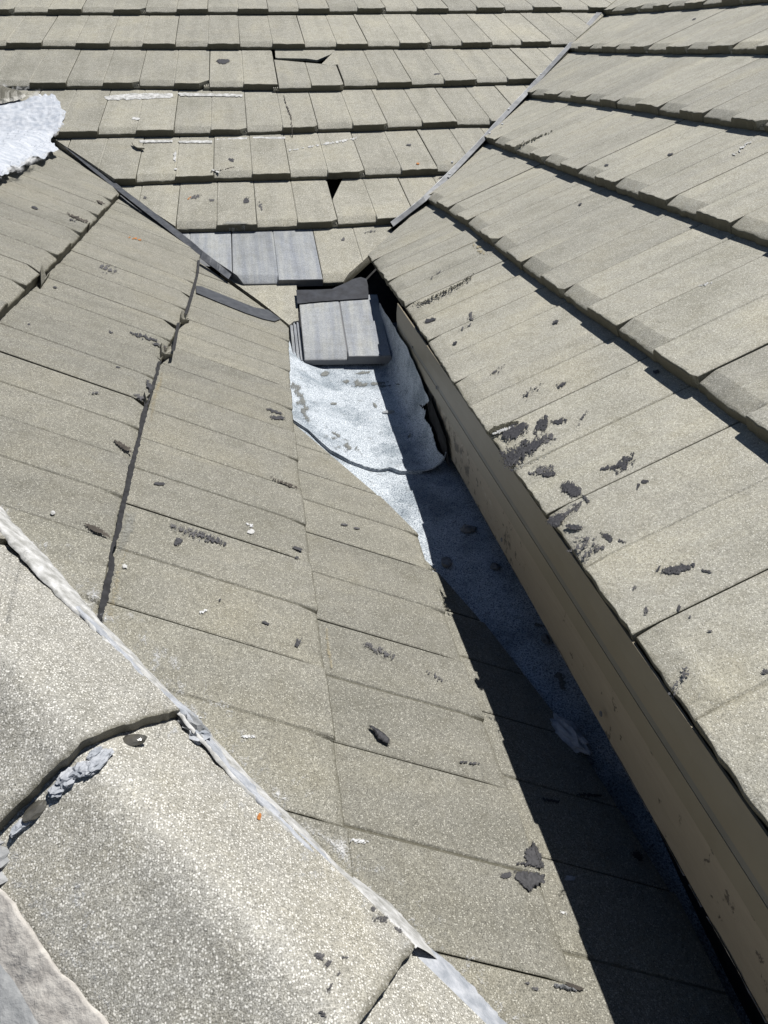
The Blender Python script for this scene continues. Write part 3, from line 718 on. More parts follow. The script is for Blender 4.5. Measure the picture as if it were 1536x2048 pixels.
# bitumen flap above the loose grey tile
def sheet(name, k, px, m, off, th=.002, amp=.004, seed=3, root=None):
    return prism(name, k, root, px, m, n_top=off, th=th, jag=.002, seed=seed)
fl = prism('bitumen_flap', 'F', None, [(592, 580), (640, 579), (664, 578), (690, 566), (706, 558), (722, 554), (733, 558), (736, 570), (737, 596), (690, 599), (645, 602), (595, 607)], 'felt', plane=(V3((.25, 2.2, -.6365)), V3((0, -.19, 1)).normalized()), th=.002, jag=.002)
tag(fl, 'black bitumen flap tucked under the broken tile above the loose grey tile', 'roofing felt')

# ------------------------------------------------------------------ loose grey tile on the membrane
GN = Vector((0, -.19, 1)).normalized()
def plane_hit(x, y, P0, N): d = ray(x, y); return d * (P0.dot(N) / d.dot(N))
P0 = Vector((.28, 1.87, -.703))
A = plane_hit(608, 714, P0, GN); B = plane_hit(783, 711, P0, GN); Cc = plane_hit(597, 598, P0, GN)
xa = (B - A).normalized(); ya = GN.cross(xa).normalized(); wdt = (B - A).length; lng = (Cc - A).dot(ya)
sk = (Cc - A).dot(xa) / lng
DROP_SAVE = DROP; DROP = .0005
verts, faces, dirt = tile_mesh(wdt, lng - .03, 991, sk, sk * .6, .35, gd=.9)
DROP = DROP_SAVE
gt = tag(empty('roof_tile', A), 'loose pale grey tile with two bevelled halves lying on the white membrane, its right side in shade', 'roof tile')
mw = Matrix(((xa.x, ya.x, GN.x, A.x), (xa.y, ya.y, GN.y, A.y), (xa.z, ya.z, GN.z, A.z), (0, 0, 0, 1)))
nb_ = len(verts) - 32
link('tile_body', mesh_from('tile_body', verts[:nb_], [f for f in faces if max(f) < nb_], dirt[:nb_]), M['tile_fresh'], gt, mw)
lv = [v for v in verts[nb_:]]
link('interlock_lug', mesh_from('interlock_lug', [(v[0] * 1.25, v[1], v[2]) for v in lv], [tuple(i - nb_ for i in f) for f in faces if min(f) >= nb_], dirt[nb_:]), M['tile_fresh'], gt, mw)

# ------------------------------------------------------------------ hip caps and mortar
hipA = V3((-.118, .569, -.563)); hipB = V3((.083, .354, -.660)); hd = (hipB - hipA); hlen = hd.length; hd.normalize()
hw = V3((-.73072, -.68268, 0)); hn = hd.cross(hw); hn = hn if hn.z > 0 else -hn
PROF = [(-.004, -.003), (.02, .0150), (.06, .0440), (.085, .0600), (.096, .0655), (.104, .0675), (.112, .0672), (.128, .0625), (.149, .0520), (.167, .0430), (.187, .0335), (.210, .0200), (.230, .004)]
CW = .229
def prof_z(t):
    return lerp_poly(PROF, t)
hip = tag(empty('hip_ridge', hipA.lerp(hipB, .5)), 'near hip of coarse concrete cap tiles bedded in white mortar at lower left', 'hip ridge')
def cap(s0, s1, lift0, lift1, seed, name='cap_tile'):
    """s0 upper end, s1 nose; metres along the hip from hipA"""
    ns, ntt = 34, 44; verts = []; dirt = []
    for j in range(ns + 1):
        s = s0 + (s1 - s0) * (j / ns) ** .8
        for i in range(ntt + 1):
            t = CW * i / ntt; z = prof_z(t) + lift0 + (lift1 - lift0) * (s - s0) / (s1 - s0)
            ss = s
            if j == ns: ss += fnoise(t * 60, seed) * .003 + fnoise(t * 220, seed) * .0015; z -= .002
            if j == ns - 1: z -= .0004
            z += fnoise(s * 14, t * 14, seed) * .0012
            verts.append(hipA + hd * ss + hw * t + hn * z); dirt.append(.7 if j == ns else (.2 if j == ns - 1 else 0))
    n0 = len(verts); nw = ntt + 1
    faces = [(j * nw + i, (j + 1) * nw + i, (j + 1) * nw + i + 1, j * nw + i + 1) for j in range(ns) for i in range(ntt)]
    for j in range(ns + 1):
        for i in range(nw): verts.append(verts[j * nw + i] - hn * .0135 + (hd * fnoise(i * 3.3, seed) * .001 if j == ns else Vector((0, 0, 0)))); dirt.append(.95 if j == ns else .5)
    faces += [(n0 + j * nw + i, n0 + j * nw + i + 1, n0 + (j + 1) * nw + i + 1, n0 + (j + 1) * nw + i) for j in range(ns) for i in range(ntt)]
    for i in range(ntt): a = ns * nw + i; faces.append((a, n0 + a, n0 + a + 1, a + 1))
    for j in range(ns):
        a = j * nw; faces.append((a, n0 + a, n0 + a + nw, a + nw)); a = j * nw + ntt; faces.append((a, a + nw, n0 + a + nw, n0 + a))
    inv = -hipA
    c0 = hipA + hd * s0
    me = mesh_from(name, [v - c0 for v in verts], faces, dirt)
    bm = bmesh.new(); bm.from_mesh(me); bmesh.ops.recalc_face_normals(bm, faces=bm.faces); bm.to_mesh(me); bm.free()
    o = link(name, me, M['cap'], hip, Matrix.Translation(c0)); 
    for p in me.polygons: p.use_smooth = False
    return o
cap(-.36, .0, -.016, .002, 11)
cap(-.07, hlen, -.018, .0, 12)
cap(hlen - .06, hlen * 2, -.018, .0, 13)
cap(-.72, -.30, -.016, -.002, 10)
cap(-1.1, -.66, -.016, .0, 9)

# generic bedded lump / bead surface: grid between two pixel polylines projected on L (or the cap)
def bead(name, rows, m, root, amp=.0025, seed=1, freq=60, cols=14, sub=12, je_=1.0):
    """rows: list of (left3D, right3D, height) cross sections"""
    R_ = []
    for (a, b) in zip(rows, rows[1:]):
        for s in range(sub): f = s / sub; R_.append((a[0].lerp(b[0], f), a[1].lerp(b[1], f), a[2] + (b[2] - a[2]) * f))
    R_.append(rows[-1]); vs = []; fs = []
    for j, (p, q, h) in enumerate(R_):
        je = (fnoise(j * .25, seed) * .22 + fnoise(j * .9, seed * 2.) * .12) * je_; jf = (fnoise(j * .25, seed + 9) * .22 + fnoise(j * .9, seed * 3.) * .14) * je_
        for i in range(cols + 1):
            t = i / cols; tt = t * (1 + jf) + (1 - t) * (-je); P = p.lerp(q, tt)
            z = h * math.sin(math.pi * max(0, min(1, t))) ** .6
            P = P + Vector((0, 0, z + (fnoise(P.x * freq, P.y * freq, seed) * amp + fnoise(P.x * 4 * freq, P.y * 4 * freq, seed) * amp * .3) * math.sin(math.pi * t)))
            if i in (0, cols): P.z -= .004
            vs.append(P)
    nw = cols + 1
    fs = [(j * nw + i, j * nw + i + 1, (j + 1) * nw + i + 1, (j + 1) * nw + i) for j in range(len(R_) - 1) for i in range(cols)]
    me = mesh_from(name, vs, fs, smooth=True); bm = bmesh.new(); bm.from_mesh(me); bmesh.ops.recalc_face_normals(bm, faces=bm.faces)
    if sum(f.normal.z for f in bm.faces) < 0: bmesh.ops.reverse_faces(bm, faces=bm.faces)
    bm.to_mesh(me); bm.free()
    return link(name, me, M[m], root)
def onL(x, y, off=0.0): u, v, n = pix('L', x, y); return W('L', u, v, n + off)
def onCap(s, t, off=0.0): return hipA + hd * s + hw * t + hn * (prof_z(t) + off)
# bead in two halves: cap-side strip and slope-side strip (image points)
def beadrows(lst): # (xL,yL on plane raised hL, xR,yR on slope, height)
    return [(W('L', *on('L', a, b, hl), hl), onL(c_, d_, .0005), h) for (a, b, hl, c_, d_, h) in lst]
bead('mortar_bead', beadrows([(-60, 990, .019, 10, 1020, .004), (0, 1062, .019, 30, 1050, .006), (40, 1110, .019, 105, 1125, .006), (110, 1185, .019, 150, 1180, .005), (175, 1245, .019, 203, 1245, .003), (215, 1285, .019, 240, 1278, .003), (290, 1352, .018, 306, 1350, .003), (345, 1412, .018, 366, 1412, .003), (398, 1476, .02, 425, 1470, .004), (470, 1560, .018, 505, 1560, .004), (560, 1650, .018, 600, 1650, .004), (650, 1728, .018, 715, 1760, .004), (730, 1800, .018, 790, 1815, .005), (800, 1862, .018, 850, 1882, .005), (830, 1892, .02, 890, 1935, .004)]), 'white', hip, seed=2, amp=.0014, je_=.55)
bead('mortar_bead', beadrows([(150, 1215, .020, 176, 1222, .004), (225, 1290, .020, 240, 1290, .004), (330, 1398, .019, 352, 1398, .004), (372, 1428, .019, 398, 1438, .006), (395, 1462, .019, 425, 1480, .006), (455, 1538, .018, 492, 1550, .004), (580, 1665, .018, 615, 1672, .004), (700, 1775, .018, 750, 1800, .004), (800, 1868, .018, 835, 1886, .004)]), 'mortar', hip, seed=5, amp=.0014, je_=.5)
bead('mortar_bead', beadrows([(822, 1885, .006, 840, 1880, .003), (820, 1925, .006, 905, 1930, .006), (835, 1975, .006, 960, 1985, .006), (880, 2015, .006, 1000, 2030, .006), (930, 2080, .006, 1060, 2090, .006), (1010, 2180, .006, 1150, 2200, .006)]), 'mortar', hip, seed=7, amp=.0018, je_=.35)
def stroke(pts, wd):
    up = []; dn = []
    for i, (x, y) in enumerate(pts):
        a = pts[max(0, i - 1)]; b = pts[min(len(pts) - 1, i + 1)]; dx, dy = b[0] - a[0], b[1] - a[1]; ln = math.hypot(dx, dy) + 1e-6
        up.append((x - dy / ln * wd, y + dx / ln * wd)); dn.append((x + dy / ln * wd, y - dx / ln * wd))
    return up + dn[::-1]
LATE = []
# left side of the caps
def leftrows(lst): return [(onCap(s, CW - a, .002), onCap(s, CW, 0) + hw * b - Vector((0, 0, dz)), h) for (s, a, b, dz, h) in lst]
bead('mortar_bead', leftrows([(-.5, .01, .012, .010, .003), (-.2, .01, .012, .010, .003), (-.03, .016, .020, .016, .004), (.05, .020, .026, .020, .004), (.12, .016, .028, .020, .004), (.2, .022, .028, .020, .004), (.34, .016, .014, .012, .004), (.6, .016, .014, .012, .004)]), 'mortar_cream', hip, seed=12, amp=.004, freq=40, cols=24, je_=.25)
bead('mortar_bead', leftrows([(-.5, -.006, .22, .13, .006), (0.0, -.006, .22, .13, .006), (.3, -.006, .22, .13, .006), (.6, -.006, .22, .13, .006)]), 'mortar_grey', hip, seed=13, amp=.006, freq=18, cols=40, je_=.05)

# lumps of mortar and adhesive in the mouth of the first cap
def lump(name, P, r, m, root=None, seed=1, sc=(1, 1, 1), sub=3, amp=.45, fr=2.2, rot=0.0):
    bm = bmesh.new(); bmesh.ops.create_icosphere(bm, subdivisions=sub, radius=1)
    for v in bm.verts:
        d = v.co.normalized(); f = 1 + amp * fnoise(d.x * fr + seed, d.y * fr, d.z * fr + seed) + amp * .35 * fnoise(d.x * fr * 3, d.y * fr * 3 + seed, d.z * fr * 3)
        v.co = Vector((d.x * sc[0], d.y * sc[1], d.z * sc[2])) * r * f
    me = bpy.data.meshes.new(name); bm.to_mesh(me); bm.free()
    return link(name, me, M[m], root, Matrix.Translation(P) @ Matrix.Rotation(rot, 4, 'Z'))
def cap2hit(x, y, off=0.0):
    d = ray(x, y); t = .3
    while t < 1.5:
        P = d * t; q = P - hipA; s = q.dot(hd); tt = q.dot(hw); z = q.dot(hn)
        zz = prof_z(max(0, min(CW, tt))) - .018 + .018 * max(0, (s + .07) / (hlen + .07)) + off
        if z < zz and -.01 < tt < .24: return P
        t += .001
    return d * .7
for x, y, r, mm, sc, sd_ in ((196, 1522, .0085, 'mortar', (1.6, .8, .5), 3), (180, 1536, .0075, 'mortar', (1.2, .9, .6), 4), (160, 1540, .007, 'mortar', (1.2, .8, .7), 5), (136, 1556, .0085, 'mortar', (1.3, .9, .6), 6), (118, 1576, .0075, 'mortar', (1.2, .9, .5), 7), (190, 1506, .006, 'mortar', (1.3, .7, .5), 8), (48, 1645, .007, 'mortar', (1.9, .7, .4), 9)):
    lump('mortar_lump', cap2hit(x, y, .002), r, mm, hip, sd_, sc, rot=.9, amp=.45, fr=2.6)
lump('adhesive_blob', cap2hit(262, 1482, .001), .011, 'resin', hip, 21, (1.25, .6, .4), amp=.12, rot=.1)
lump('adhesive_blob', cap2hit(75, 1617, .001), .011, 'resin', hip, 22, (1.3, .6, .4), amp=.15, rot=.9)
lump('mortar_lump', cap2hit(384, 1452, .004), .011, 'mortar_grey', hip, 23, (.8, 2.0, .8), amp=.6, rot=.75, fr=3)
lump('mortar_lump', cap2hit(398, 1470, .006), .008, 'mortar', hip, 25, (1.2, 1.2, .8), amp=.8, fr=3)
for x, y, r, sd_ in ((0, 1700, .018, 31), (-6, 1740, .018, 32), (6, 1672, .012, 33)):
    lump('mortar_lump', cap2hit(x, y, -.006), r, 'mortar_grey', hip, sd_, (1.2, .9, .45), amp=.5, rot=.5)

# near slope beyond the hip, mostly hidden
roofS = tag(empty('roof_slope', V3((-.4, .1, -.75))), 'near roof slope beyond the hip in the lower left corner', 'roof', None, 'structure')
def SP(x, y, n=0.0): # south slope through the hip line
    p = hipA + hw * .1 - hn * .02; nS = Vector((.0, -.42, .907)).normalized(); z = p.z + (-(nS.x * (x - p.x) + nS.y * (y - p.y))) / nS.z
    return Vector((x, y, z - .03))
quad('roof_deck', [SP(-1.4, -.4), SP(.5, -.4), SP(.35, -.05), SP(-.9, 1.2), SP(-1.4, 1.0)], 'limewash', roofS, .02)

# mortar blob at the top of the left valley
def zBlob(x, y):
    zl = min(zL(x, y), -.255)
    return max(zl, zF(x, y, -.01)) + .005 + fnoise(x * 12, y * 9, 3) * .007 + fnoise(x * 60, y * 50, 7) * .003
def edge_dist(x, y, poly):
    best = 1e9
    for i in range(len(poly)):
        (x1, y1), (x2, y2) = poly[i], poly[(i + 1) % len(poly)]; dx, dy = x2 - x1, y2 - y1
        t = max(0, min(1, ((x - x1) * dx + (y - y1) * dy) / (dx * dx + dy * dy + 1e-9))); best = min(best, math.hypot(x - x1 - dx * t, y - y1 - dy * t))
    return best if inpoly(x, y, poly) else -best
def patch(name, poly, hitf, m, root, step=4, rough=.3, fr=.08, seed=1, dens=0.0, th=0.0, label=None, fall=.12):
    """ragged patch: cells inside a noisy outline, laid on the surface hitf gives"""
    xs = [p[0] for p in poly]; ys = [p[1] for p in poly]; x0, x1, y0, y1 = min(xs) - 12, max(xs) + 12, min(ys) - 12, max(ys) + 12
    nx = int((x1 - x0) / step) + 1; ny = int((y1 - y0) / step) + 1; vs = []; fs = []; idx = {}
    scale = max(4, min(x1 - x0, y1 - y0) - 24)
    def val(x, y):
        return edge_dist(x, y, poly) + rough * scale * (fnoise(x * fr, y * fr, seed) + .5 * fnoise(x * fr * 3, y * fr * 3, seed + 5)) - dens * scale * max(0, fnoise(x * fr * 4, y * fr * 4, seed + 11) + .15)
    V_ = {}; cov = []
    for j in range(ny + 1):
        for i in range(nx + 1): V_[(i, j)] = val(x0 + i * step, y0 + j * step)
    def vert(key, x, y, q):
        if key not in idx:
            P = hitf(x, y)
            if th: P = P + Vector((0, 0, th * max(0.0, min(1.0, q / (step * 2.5))) ** .6))
            idx[key] = len(vs); vs.append(P); cov.append(max(0.0, min(1.0, q / (fall * scale + 1e-6))))
        return idx[key]
    for j in range(ny):
        for i in range(nx):
            cs = [(i, j), (i + 1, j), (i + 1, j + 1), (i, j + 1)]; q = [V_[c_] for c_ in cs]
            if max(q) <= 0: continue
            f = []
            for e in range(4):
                c1, c2 = cs[e], cs[(e + 1) % 4]; q1, q2 = q[e], q[(e + 1) % 4]
                if q1 > 0: f.append(vert(c1, x0 + c1[0] * step, y0 + c1[1] * step, q1))
                if (q1 > 0) != (q2 > 0):
                    t_ = q1 / (q1 - q2); kx = c1[0] + (c2[0] - c1[0]) * t_; ky = c1[1] + (c2[1] - c1[1]) * t_
                    f.append(vert(('e', min(c1, c2), max(c1, c2)), x0 + kx * step, y0 + ky * step, 0))
            if len(f) >= 3: fs.append(tuple(reversed(f)))
    if not fs: return None
    c0 = sum(vs, Vector((0, 0, 0))) / len(vs)
    o = link(name, mesh_from(name, [v - c0 for v in vs], fs, cov), M[m], root, Matrix.Translation(c0))
    if label: o['label'] = label
    if name == 'overspray': o['kind'] = 'stuff'
    return o
def hk(k, off=.0012):
    def h(x, y):
        u, v, n = pix(k, x, y, off); return W(k, u, v, n + off)
    return h
hB = lambda x, y: hit(x, y, zBlob, 2.0, 6.0)
mb = patch('mortar_patch', [(-60, 190), (0, 196), (40, 200), (70, 188), (110, 195), (128, 225), (120, 262), (100, 275), (118, 300), (90, 310), (60, 318), (30, 335), (0, 348), (-60, 400)], hB, 'sealant', None, step=3, rough=.06, fr=.05, seed=4, th=.005)
tag(mb, 'broad trowelled patch of pale mortar where the ridge meets the far slope', 'mortar')
for pl, sd_ in (([(0, 166), (60, 184), (116, 196), (132, 225), (126, 262), (112, 268), (118, 236), (100, 205), (60, 200), (0, 182)], 3), ([(0, 335), (40, 318), (70, 305), (108, 302), (90, 318), (50, 332), (10, 352), (0, 356)], 5), ([(60, 185), (100, 192), (90, 200), (70, 205)], 7)):
    o = patch('white_smear', pl, lambda x, y: hit(x, y, lambda a, b: zBlob(a, b) + .003, 2.0, 6.0), 'white_thin', mb, step=2.5, rough=.25, fr=.06, seed=sd_, fall=.5)
rc = tag(empty('ridge_cap', W('L', 3.2, -.9)), 'tan ridge cap tile end edged in white mortar at the upper left border', 'ridge cap')
patch('cap_tile', [(-40, 172), (0, 172), (40, 184), (54, 192), (30, 202), (0, 208), (-40, 210)], lambda x, y: hit(x, y, lambda a, b: zBlob(a, b) + .012, 2.0, 6.0), 'cap', rc, step=4, rough=.05, th=.02)

# ------------------------------------------------------------------ tar, paint and lime marks on the tiles (thin real deposits)
def ell(cx, cy, rx, ry, ang, n=14): 
    a = math.radians(ang); return [(cx + rx * math.cos(t) * math.cos(a) - ry * math.sin(t) * math.sin(a), cy + rx * math.cos(t) * math.sin(a) + ry * math.sin(t) * math.cos(a)) for t in [math.tau * i / n for i in range(n)]]
ROOT = {'F': roofF, 'L': roofL, 'R': roofR}
MARKS = [ # slope, cx, cy, rx, ry, angle, material, thickness, roughness
 ('F', 445, 122, 15, 6, 0, 'tar', .003, .5), ('F', 392, 393, 13, 5, -15, 'tar_old', 0, .7), ('F', 493, 401, 9, 6, -40, 'tar', 0, .8), ('F', 424, 400, 7, 4, 0, 'tar_old', 0, .8),
 ('F', 463, 320, 7, 5, 20, 'tar', .001, .3), ('F', 475, 293, 3, 2, -50, 'tar', 0, .3), ('F', 378, 396, 5, 2, -40, 'rust', 0, .6), ('F', 686, 478, 6, 4, -20, 'tar_old', 0, .8), ('F', 582, 627, 10, 5, 10, 'tar', 0, .8), ('F', 740, 463, 14, 3, -10, 'tar_old', 0, 1), ('F', 520, 412, 9, 5, 60, 'tar_old', 0, 1.2), ('F', 290, 395, 6, 4, 20, 'tar_old', 0, 1), ('F', 818, 289, 6, 3, 0, 'tar_old', 0, 1), ('F', 873, 148, 8, 2, -5, 'tar', 0, .6), ('F', 836, 327, 4, 2, 0, 'rust', 0, .3),
 ('F', 272, 237, 9, 3, 0, 'white', 0, .5), ('F', 350, 312, 3, 12, 5, 'white', 0, .9), ('F', 351, 338, 4, 2, 0, 'white', 0, .4), ('F', 432, 342, 11, 2, 20, 'white', 0, .5), ('F', 470, 447, 26, 6, 0, 'limewash', 0, .8),
 ('L', 288, 673, 30, 6, 18, 'tar', .001, .9), ('L', 318, 690, 20, 3, 14, 'tar', .001, .8), ('L', 222, 664, 6, 3, 30, 'tar', 0, .8), ('L', 298, 770, 6, 12, -25, 'tar', .002, .5), ('L', 285, 795, 22, 8, 20, 'tar_old', 0, 1.3),
 ('L', 548, 822, 18, 4, 18, 'tar', 0, .6), ('L', 556, 835, 18, 5, 5, 'tar', 0, .8), ('L', 320, 967, 13, 4, 0, 'tar', 0, .7), ('L', 385, 1066, 62, 12, 18, 'tar_old', .0005, .7), ('L', 420, 1076, 36, 8, 20, 'tar', 0, .7), ('L', 357, 1082, 12, 8, -30, 'tar', 0, .5),
 ('L', 500, 1050, 9, 4, 30, 'white', .001, .9), ('L', 502, 1063, 8, 5, 0, 'white', .001, .4), ('L', 596, 1097, 13, 4, 18, 'tar', .001, .2), ('L', 594, 1115, 5, 3, 0, 'tar', 0, .3), ('L', 532, 1246, 10, 3, 15, 'tar', 0, .5), ('L', 595, 1285, 9, 9, 20, 'tar', 0, 1.2), ('L', 440, 1199, 3, 3, 0, 'tar', 0, .2),
 ('L', 762, 1303, 40, 11, 22, 'tar_old', .0005, .8), ('L', 738, 1288, 14, 4, 10, 'tar_old', 0, .6), ('L', 870, 1352, 24, 6, 30, 'tar_old', 0, 1.2), ('L', 689, 1049, 9, 3, 6, 'tar_old', .001, .3), ('L', 713, 1056, 9, 3, 6, 'tar_old', .001, .3), ('L', 940, 1525, 26, 3, 8, 'tar', 0, 1.0),
 ('L', 1012, 1750, 14, 7, 0, 'tar', 0, .8), ('L', 1130, 1975, 26, 5, 14, 'stone', .003, .5), ('L', 1072, 1977, 10, 5, 20, 'tar_old', 0, .8), ('L', 1055, 1965, 7, 3, 10, 'tar_old', 0, .8), ('L', 720, 1682, 20, 6, 4, 'white', .001, .3), ('L', 1128, 1825, 9, 4, 20, 'white', 0, .5),
 ('L', 400, 1434, 22, 3, 12, 'white', .001, .6), ('L', 495, 1473, 18, 4, 0, 'white', 0, 1.0), ('L', 408, 1222, 12, 4, -20, 'white', 0, 1.2), ('L', 106, 1026, 6, 4, 0, 'white', .003, .4), ('L', 250, 1132, 6, 5, 0, 'white', .001, .4), ('L', 216, 537, 22, 8, 20, 'tar_old', 0, 1.6), ('L', 145, 440, 9, 2, 22, 'tar', 0, .6), ('L', 110, 574, 5, 2, 10, 'tar', 0, .5), ('L', 70, 415, 9, 3, 20, 'tar', 0, .6), ('L', 270, 477, 14, 2, 12, 'rust', 0, 1.5), ('L', 58, 648, 4, 2, 0, 'tar', 0, .5), ('L', 236, 734, 5, 2, 10, 'tar', 0, .5), ('L', 190, 785, 12, 3, 0, 'tar_old', 0, 1), ('L', 1180, 1590, 30, 4, 2, 'tar', 0, .8), ('L', 1100, 1600, 22, 5, 10, 'tar', 0, 1), ('L', 1275, 1712, 14, 10, 40, 'tar', 0, .7), ('L', 1140, 1756, 12, 7, 0, 'mortar', 0, .6),
 ('R', 860, 640, 14, 5, -12, 'tar', 0, .6), ('R', 942, 631, 8, 9, 0, 'tar_old', 0, 1.3), ('R', 930, 654, 16, 4, -30, 'tar_old', 0, 1.0), ('R', 1112, 643, 8, 4, -20, 'tar', 0, .6), ('R', 878, 545, 26, 5, -35, 'tar_old', 0, 1.0), ('R', 996, 742, 22, 5, -40, 'tar_old', 0, .9), ('R', 910, 686, 6, 4, -30, 'tar', 0, .6), ('R', 990, 743, 8, 4, -30, 'tar_old', 0, .4), ('R', 1062, 783, 28, 5, -35, 'tar', 0, 1.0), ('R', 1123, 769, 14, 5, -25, 'tar', 0, .8), ('R', 1313, 743, 8, 5, -10, 'tar', 0, .6),
 ('R', 1030, 862, 32, 18, -25, 'tar', .002, .45), ('R', 1085, 850, 26, 14, -50, 'tar', .0015, .9), ('R', 1050, 900, 50, 20, -28, 'tar', .002, .55), ('R', 1020, 915, 26, 20, 40, 'tar', .001, .9), ('R', 1095, 875, 22, 14, -20, 'tar_old', 0, 1.0), ('R', 1118, 842, 20, 6, -10, 'tar', 0, .9), ('R', 1165, 835, 22, 5, -50, 'tar_old', 0, 1.2), ('R', 1098, 948, 16, 6, -8, 'tar', .002, .4), ('R', 1085, 940, 28, 12, -15, 'tar_old', 0, 1.5),
 ('R', 1250, 925, 32, 14, -50, 'tar', 0, .8), ('R', 1220, 935, 24, 5, -5, 'tar', 0, .9), ('R', 1143, 978, 26, 16, 28, 'tar', .003, .25), ('R', 1172, 998, 14, 5, 50, 'tar', .001, .4), ('R', 1112, 1040, 22, 16, -30, 'tar', .002, .4), ('R', 1148, 1054, 20, 7, 5, 'tar', .002, .4), ('R', 1140, 1022, 26, 10, -25, 'tar_old', 0, 1.0), ('R', 1155, 1010, 18, 8, -30, 'tar_old', 0, 1.2), ('R', 1215, 1074, 16, 8, 30, 'tar', 0, .7), ('R', 1200, 1095, 18, 8, -20, 'tar_old', 0, 1.0), ('R', 1165, 1090, 30, 14, -30, 'tar_old', 0, 1.8), ('R', 1245, 1082, 10, 3, 20, 'tar', 0, .8), ('R', 1172, 1110, 26, 9, -30, 'tar_old', 0, 1.6), ('R', 1290, 963, 9, 4, 0, 'tar', 0, .6), ('R', 1277, 972, 8, 4, -60, 'tar', 0, .8),
 ('R', 1356, 1137, 36, 11, -12, 'tar', .0005, .7), ('R', 1318, 1136, 10, 4, -45, 'tar', 0, .5), ('R', 1413, 1142, 14, 4, 15, 'tar', 0, .7), ('R', 1292, 1220, 6, 12, 15, 'tar_old', 0, .9), ('R', 1358, 1216, 5, 7, 10, 'tar', 0, .7), ('R', 1380, 1234, 5, 5, 0, 'tar_old', 0, .7), ('R', 1270, 1175, 5, 7, 30, 'tar_old', 0, .8), ('R', 1420, 1262, 6, 2, 0, 'tar', 0, .5), ('R', 1370, 1345, 14, 12, -50, 'tar_old', 0, 1.6), ('R', 1530, 1343, 8, 6, 0, 'tar', 0, .6), ('R', 1350, 1375, 8, 24, 30, 'tar_old', 0, 1.8),
 ('R', 1341, 308, 7, 3, -15, 'tar', 0, .4), ('R', 1213, 330, 5, 3, -10, 'tar', 0, .4), ('R', 1160, 408, 5, 2, -20, 'tar', 0, .4), ('R', 1388, 38, 5, 2, -20, 'tar', 0, .5), ('R', 1412, 568, 16, 2, -15, 'white', .001, .9), ('R', 1485, 295, 3, 26, 50, 'white', 0, .7), ('R', 890, 353, 20, 4, -20, 'tar', .002, .3), ('R', 880, 368, 14, 2, -20, 'tar_old', 0, .6), ('R', 960, 500, 22, 5, 40, 'ochre', 0, 1.0),
]
for i, (k, cx, cy, rx, ry, a, m, th, rg) in enumerate(MARKS):
    if m == 'white' and k == 'L' and max(rx, ry) > 8: m = 'white_thin'; th = 0; rg = max(rg, .9)
    st = 1.5 if (max(rx, ry) < 20 or m == 'tar_old') else 2.0
    patch({'tar': 'tar_patch', 'tar_old': 'tar_smear', 'white': 'paint_splash', 'white_thin': 'paint_splash', 'rust': 'rust_spot', 'ochre': 'lime_run', 'limewash': 'lime_film', 'stone': 'tile_chip', 'mortar': 'mortar_splash'}[m], ell(cx, cy, rx, ry, a), hk(k, .0018), m, ROOT[k], st, rg * .40, 1.9 / max(5, min(rx, ry)) * .45 + (.09 if m == 'tar_old' else .045), 50 + i, (.2 + rg * .3) if m == 'tar_old' else (.2 + rg * .3), min(th, .0008) if m.startswith('tar') else th, None, .34 if m in ('tar_old', 'limewash', 'ochre', 'white_thin') else .26)
POLYS = [
 ('L', [(1062, 1676), (1075, 1688), (1082, 1700), (1094, 1742), (1060, 1735), (1025, 1730), (1030, 1722), (1048, 1722), (1046, 1700), (1060, 1692)], 'tar', .0015, .06),
 ('L', [(1028, 1740), (1060, 1742), (1094, 1748), (1090, 1765), (1070, 1775), (1058, 1784), (1040, 1770), (1026, 1755)], 'tar', .0015, .10),
 ('L', [(246, 1108), (262, 1075), (258, 1100), (243, 1140), (240, 1180), (232, 1205), (228, 1238), (212, 1238), (222, 1190), (228, 1140)], 'ochre', 0, .05),
 ('L', [(250, 1018), (275, 1022), (270, 1060), (262, 1078), (240, 1110), (230, 1108), (240, 1050)], 'limewash', 0, .04),
 ('L', [(304, 788), (318, 755), (324, 735), (328, 760), (314, 800), (306, 840), (298, 850)], 'ochre', 0, .06),
 ('L', [(655, 1250), (660, 1285), (668, 1338), (660, 1340), (653, 1300), (650, 1262)], 'ochre', 0, .08),
 ('L', [(620, 1655), (703, 1672), (714, 1742), (700, 1752), (655, 1705)], 'white_thin', 0, .05),
 ('F', [(208, 192), (260, 186), (345, 186), (347, 194), (300, 198), (212, 200)], 'white', .001, .12),
 ('F', [(352, 184), (400, 186), (485, 188), (486, 194), (430, 192), (360, 192)], 'white', .001, .15),
 ('F', [(277, 280), (345, 279), (346, 284), (280, 285)], 'white', .001, .12), ('F', [(355, 281), (425, 280), (424, 286), (358, 285)], 'white', .001, .12),
 ('F', [(430, 276), (495, 273), (494, 278), (432, 281)], 'white', .001, .12), ('F', [(504, 273), (571, 273), (570, 278), (505, 276)], 'white', .001, .12),
 ('F', [(578, 299), (640, 287), (672, 281), (716, 273), (717, 276), (676, 286), (640, 291), (580, 302)], 'white', .0005, .10),
]
for i, (k, pl, m, th, rg) in enumerate(POLYS):
    patch({'tar': 'tar_patch', 'white': 'paint_splash', 'ochre': 'lime_run', 'limewash': 'lime_film', 'white_thin': 'overspray'}[m], pl, hk(k, .0018), m, ROOT[k], 1.8, rg, .12, 300 + i, .15, min(th, .0008), None, .9 if m in ('ochre', 'limewash') else (.7 if m == 'white_thin' else .12))
